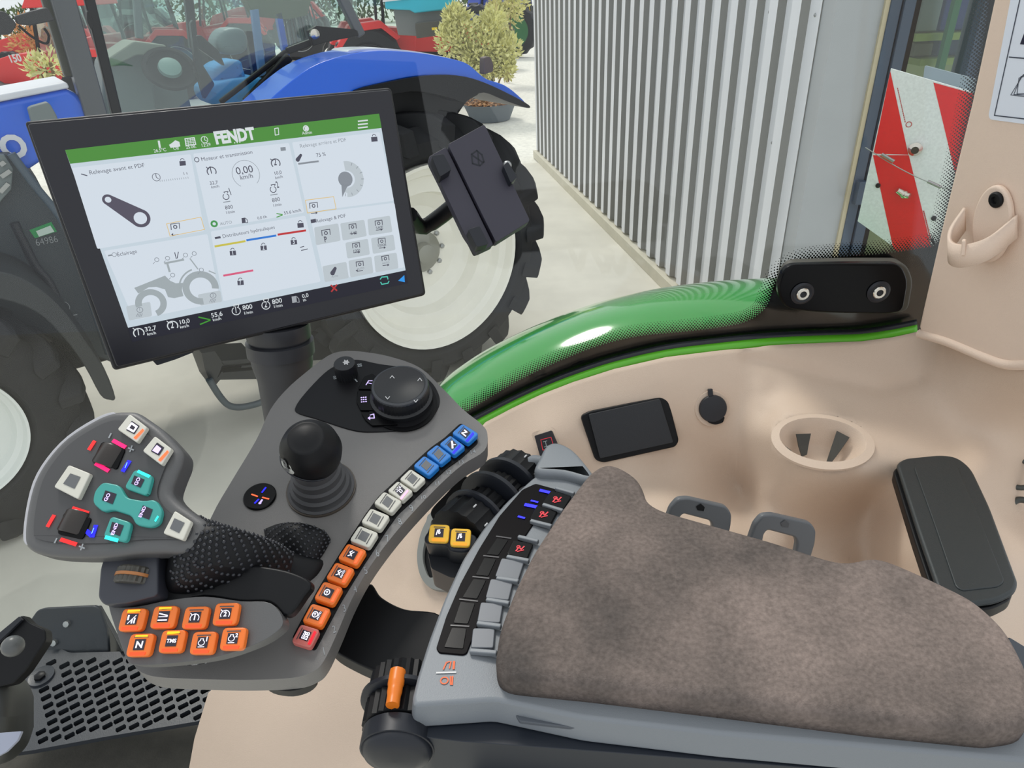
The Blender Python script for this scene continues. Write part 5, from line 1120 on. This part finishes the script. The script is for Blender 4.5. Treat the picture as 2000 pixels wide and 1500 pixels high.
# ================= fittings on the beige panel =================
def T_(name,px,py,label,cat): return thing(name,SP(px,py,.004),label,cat)
f=SFR(1231,840,0,.002); pk=T_('hinged_pocket_lid',1231,840,'black rectangular flap socket cover in a rounded frame on the beige panel','cover')
prism('frame',f,rnd([(1133,812),(1150,803),(1290,775),(1305,782),(1325,860),(1318,872),(1178,903),(1162,898)],12,5),-.004,.004,BLACK,pk,bevel=.002)
prism('flap',f,rnd([(1148,808),(1286,778),(1312,862),(1170,893)],3,3),.003,.008,mat('flap_black',(34,37,42),.5,bump=.2,bs=1200),pk,bevel=.0015)
f=SFR(1391,795,0,.003); so=T_('power_socket_cap',1391,795,'small round black power socket cap with a lug on the beige panel','cap')
prism('socket_ring',f,ell((1391,798),34,35,32),-.004,.0015,BEIGE,so,bevel=.001)
lathe('cap',f,(1391,797),[(.0185,.0),(.0190,.004),(.0178,.0065),(.001,.0075)],mat('cap_black',(32,34,40),.5),so,36)
prism('lug',f,rnd([(1381,759),(1390,758),(1391,772),(1382,773)],1.5,2),.001,.006,NAVY,so,bevel=.0008); prism('lug',f,rnd([(1379,815),(1414,812),(1410,824),(1395,828),(1381,824)],4,3),.001,.006,BLACK,so,bevel=.0008)
f=SFR(1068,860,0,.001); rs=T_('rocker_switch',1068,860,'small black rocker switch with axle symbol beside the grey armrest hump','switch')
prism('switch_well',f,rnd([(1036,845),(1082,833),(1102,885),(1060,900)],8,3),-.006,-.001,BEIGE,rs)
prism('rocker',f,rnd([(1045,852),(1079,841),(1096,882),(1056,892)],2,2),-.001,.005,mat('rocker_black',(24,22,28),.35),rs,bevel=.001); q=Pic(f,.0054)
q.line([(1058,860),(1078,855),(1084,876),(1062,880)],1,IRED,closed=True); q.line([(1063,864),(1070,862)],1.2,PRINTG); q.line([(1067,863),(1069,872)],1.2,PRINTG); q.line([(1065,874),(1076,871),(1077,875)],1.2,PRINTG); q.build('axle_symbol',rs)
# cup holder
f=SFR(1606,862,0,.002,40); hn=nrm(f.n*.25+np.array([0,-.25,1])*.75); f=FN(SP(1606,862,.004),hn,SP(1680,880)-SP(1530,845))
cu_=T_('cup_holder',1606,862,'beige round cup holder insert with black rubber fingers','cup holder')
O=ell((1607,864),102,53,56,.14); I_=ell((1606,862),84,41,56,.14)
uo=[np.array(p) for p in f.uv(O)]; ui=[np.array(p) for p in f.uv(I_)]; c0=sum(ui)/len(ui)
Vv=[];n_=len(uo)
lay=[(uo,1,-.002),(uo,1,.001),(ui,1.02,.003),(ui,.98,.001),(ui,.85,-.012),(ui,.6,-.026),(ui,.5,-.030)]
for L_,k,h in lay: Vv+=[f.w(*(c0+(p-c0)*k),h) for p in L_]
Ff=[(j*n_+i,j*n_+(i+1)%n_,(j+1)*n_+(i+1)%n_,(j+1)*n_+i) for j in range(len(lay)-1) for i in range(n_)]+[tuple(range((len(lay)-1)*n_,len(lay)*n_))]
mk('cup_liner',Vv,Ff,BEIGE,cu_,smooth='a',ang=50)
for a_,b_,c_,d_ in(((1557,841),(1586,840),(1584,866),(1574,870)),((1637,835),(1662,848),(1632,883),(1623,880))):
    G_=[[f.w(*f.at(*a_),-.006),f.w(*f.at(*b_),-.006)],[f.w(*f.at(*d_),-.018)*.5+f.w(*f.at(*a_),-.012)*.5,f.w(*f.at(*c_),-.018)*.5+f.w(*f.at(*b_),-.012)*.5],[f.w(*f.at(*d_),-.020),f.w(*f.at(*c_),-.020)]]
    sheet('rubber_finger',G_,mat('finger_rubber',(58,56,50),.6),cu_,.0015,smooth=False)
for pts in([(1524,858),(1548,876),(1552,884),(1535,874)],[(1642,902),(1676,898),(1660,906),(1645,908)]): prism('rubber_finger',f,rnd(pts,2,2),-.006,-.004,mat('finger_rubber',(0,0,0)),cu_)
# black storage lid
f=F3(SP(1790,930,.018),SP(1930,1150,.026),SP(1880,920,.018)); sl=T_('storage_lid',1860,1040,'long black rounded storage lid on the beige ledge at the right','lid')
LI=[(1748,915),(1765,905),(1835,898),(1868,903),(1895,925),(1930,1000),(1985,1150),(1978,1168),(1945,1185),(1870,1195),(1845,1190),(1832,1175),(1790,1050)]
LM=mat('lid_black',(38,44,46),.42,bump=.15,bs=900)
prism('lower_lip',f,rnd([(x-5,y+4) for x,y in LI],16,4),-.012,.001,BLACK,sl,bevel=.002)
prism('lid',f,rnd(LI,16,5),.001,.008,LM,sl,bevel=.004,seg=4)
prism('raised_center',f,rnd([(1782,925),(1788,918),(1848,914),(1866,922),(1895,990),(1958,1150),(1945,1160),(1875,1168),(1862,1160),(1822,1040)],8,4),.006,.0092,LM,sl,bevel=.0012)
# hooks at right edge
hk=T_('hook_clip',1985,930,'dark ring clip on the beige panel at the right edge','clip'); d0=.80
pp=SP(2000,925,.02); fq=FN(pp,nrm(EYE-pp),(1,0,0))
tube('ring',[fq.w(*(np.array(fq.at(1992,926))+np.array([.017*math.cos(a),.017*math.sin(a)]))) for a in np.linspace(0,2*math.pi,15)[:-1]],.0034,mat('ring_dark',(70,74,72),.45),hk,10,True,3)
tube('hook',[fq.w(*fq.at(*p)) for p in((1978,982),(1990,976),(2005,978),(2020,985))],.004,mat('ring_dark',(0,0,0)),hk,10)
# lower seam
gs=tube('trim_6',[SP(x,y,.0002) for x,y in((395,1530),(412,1490),(440,1450),(485,1405),(530,1370),(560,1350))],.0012,mat('seam_brown',(120,100,84),.8),sm=4); tag(gs,'thin seam in the beige panel at the lower left',kind='structure')
# grey brackets behind the armrest
def loop(name,px,h,label):
    (x0,y0),(x1,y1),(x2,y2),(x3,y3)=px
    t=thing(name,PD((x0+x3)/2,(y0+y1)/2,.6),label,'bracket','grey brackets behind the armrest pad'); dd=.60
    return t
def bracket(dx,dy,label):
    fb=FN(PD(1372+dx,985+dy,.655),nrm((.05,-.55,.83)),(1,-.02,0)); fv=FN(PD(1372+dx,1010+dy,.652),nrm((.1,-1,.25)),(1,0,0))
    P=lambda l:[(x+dx,y+dy) for x,y in l]
    t=thing('bracket',fb.w(*fb.at(1372+dx,1060+dy)),label,'bracket')
    prism('frame_loop',fv,rnd(P([(1293,1040),(1310,992),(1325,975),(1345,973),(1420,990),(1430,1005),(1428,1030),(1410,1090),(1380,1090),(1393,1030),(1388,1018),(1335,1004),(1328,1012),(1322,1045),(1318,1080),(1280,1080)]),7,4),-.008,.0,mat('bracket_grey',(92,94,97),.4),t,bevel=.0025,seg=3)
    q=Pic(fv,.0006); q.poly(P([(1359,989),(1368,983),(1376,990),(1374,998),(1362,996)]),BLACK if dx==0 else GREYD); q.build('arrow_cutout',t)
    for xx in(1300,1395): barw('mount_arm',fv.w(*fv.at(xx+dx,1088+dy),-.006),PZ(xx+dx+10,1235+dy,-.432),.010,.005,mat('bracket_grey',(0,0,0)),t)
    return t
bracket(0,0,'left one of two grey loop brackets behind the suede pad'); bracket(165,32,'right one of two grey loop brackets behind the suede pad, below the cup holder')
# ================= cab floor, front left =================
fm=mk('floor_cab',[PZ(x,y,z) for z in(-1.22,-1.25) for x,y in((-500,1400),(200,1405),(412,1370),(700,1370),(700,1900),(-500,1900))],[tuple(range(6)),tuple(range(6,12))]+[(i,(i+1)%6,(i+1)%6+6,i+6) for i in range(6)],mat('floor_mat',(78,76,70),.95,var=.12,vs=40,bump=.5,bs=300)); tag(fm,'dark grey cab floor mat at the lower left',kind='structure')
FPl=FN(EYE+np.array([0,0,-1.12]),(0,-.03,1),(1,0,0)); PM=mat('step_plastic',(46,50,56),.38,bump=.1,bs=500)
sp_=thing('treadplate',FPl.w(*FPl.at(220,1350)),'black plastic footplate with rows of angled slots at the cab floor','footplate')
outer=[(48,1290),(62,1272),(118,1266),(135,1275),(250,1272),(420,1270),(520,1290),(470,1360),(410,1400),(390,1408),(200,1440),(60,1466),(-40,1478),(-60,1400),(40,1330)]
def hx(c,L,w,ang=27):
    a=math.radians(-ang); dx,dy=math.cos(a),math.sin(a); r=[]
    for t,s in((-L,0),(-L+w*.6,-w),(L-w*.4,-w),(L,-w*.2),(L-w*.6,w),(-L+w*.4,w)): r.append((c[0]+t*dx-s*dy,c[1]+t*dy+s*dx))
    return r
holes=[];row=0
for j in range(-9,15):
    for i in range(-3,16):
        x=112+i*26.3+j*2.6-((j%2)*2); y=1300+j*15.3-i*0.2*6+(i%2)*0
        x=100+i*26.0+j*4; y=1298+j*15.8-i*1.2+((i*5)%3-1)*3
        # keep well inside the plate
        ok=(78<x<470) and (1284<y) and (y<1450-(x-60)*.14)
        if (x-82)**2/28**2+(y-1322)**2/20**2<1: ok=False
        if y<1296 and x<75: ok=False
        if x>430-(y-1290)*.2: ok=False
        if ok: holes.append(hx((x,y),11.8,4.4))
pl=prism('plate',FPl,rnd(outer,8,3),-.010,0,PM,sp_,holes=holes,smooth=False)
prism('slot_bed',FPl.off(-.012),rnd(outer,8,3),-.006,0,mat('slot_black',(9,10,11),.6),sp_)
lathe('bolt_ring',FPl,(82,1322),[(.022,0),(.022,.004),(.018,.003)],PM,sp_,32); lathe('bolt',FPl,(80,1324),[(.010,0),(.010,.008),(.006,.010)],BLACK,sp_,6)
FU=FN(FPl.w(*FPl.at(120,1268)),nrm((.0,-.85,.6)),(1,0,0))
prism('rear_panel',FU,rnd([(46,1276),(58,1212),(72,1192),(85,1188),(185,1183),(195,1190),(208,1228),(212,1280),(124,1280)],7,4),-.01,0,PM,sp_,bevel=.003)
prism('side_panel',FN(FPl.w(*FPl.at(200,1270))+np.array([0,.03,0]),nrm((-.7,-.6,.4)),(1,-1,0)),rnd([(122,1268),(165,1192),(186,1184),(235,1275),(140,1276)],3,3),-.012,-.004,mat('side_dark',(26,28,28),.5),sp_,bevel=.002)
for c in((132,1218),(107,1255)): lathe('screw',FU,c,[(.007,0),(.006,.006),(.002,.007)],STEEL,sp_,8)
# steering column / pedal assembly at the left edge
pc=thing('pedal_column',PD(10,1400,.9),'black control column with knobs at the lower left corner','column')
fp_=FN(PD(30,1260,.85),nrm((.1,-.55,.8)),(1,0,0))
prism('switch_head',fp_,rnd([(-40,1270),(0,1240),(43,1200),(58,1216),(88,1230),(90,1250),(50,1310),(25,1335),(-40,1350)],6,3),-.018,0,BLACK,pc,bevel=.005)
prism('grip_strip',fp_.off(.004),rnd([(-30,1262),(40,1204),(46,1210),(-26,1280)],2,2),-.002,.003,NAVY,pc,bevel=.001)
sphere('round_knob',PD(25,1262,.80),.012,mat('knob_grey',(84,86,86),.35),pc,20)
loft('column_body',[((-20,1300),(-60,1500),.86,.05),((20,1310),(10,1490),.88,.06),((52,1330),(50,1460),.92,.04),((66,1360),(66,1420),.95,.01)],mat('column_dark',(40,42,40),.45),pc)
prism('pale_label',FN(PD(15,1455,.78),nrm((0,-.5,.8)),(1,0,0)),rnd([(-10,1432),(42,1428),(34,1446),(12,1468),(-10,1480)],3,3),-.004,0,mat('pale_grey',(150,155,172),.4),pc,bevel=.001)
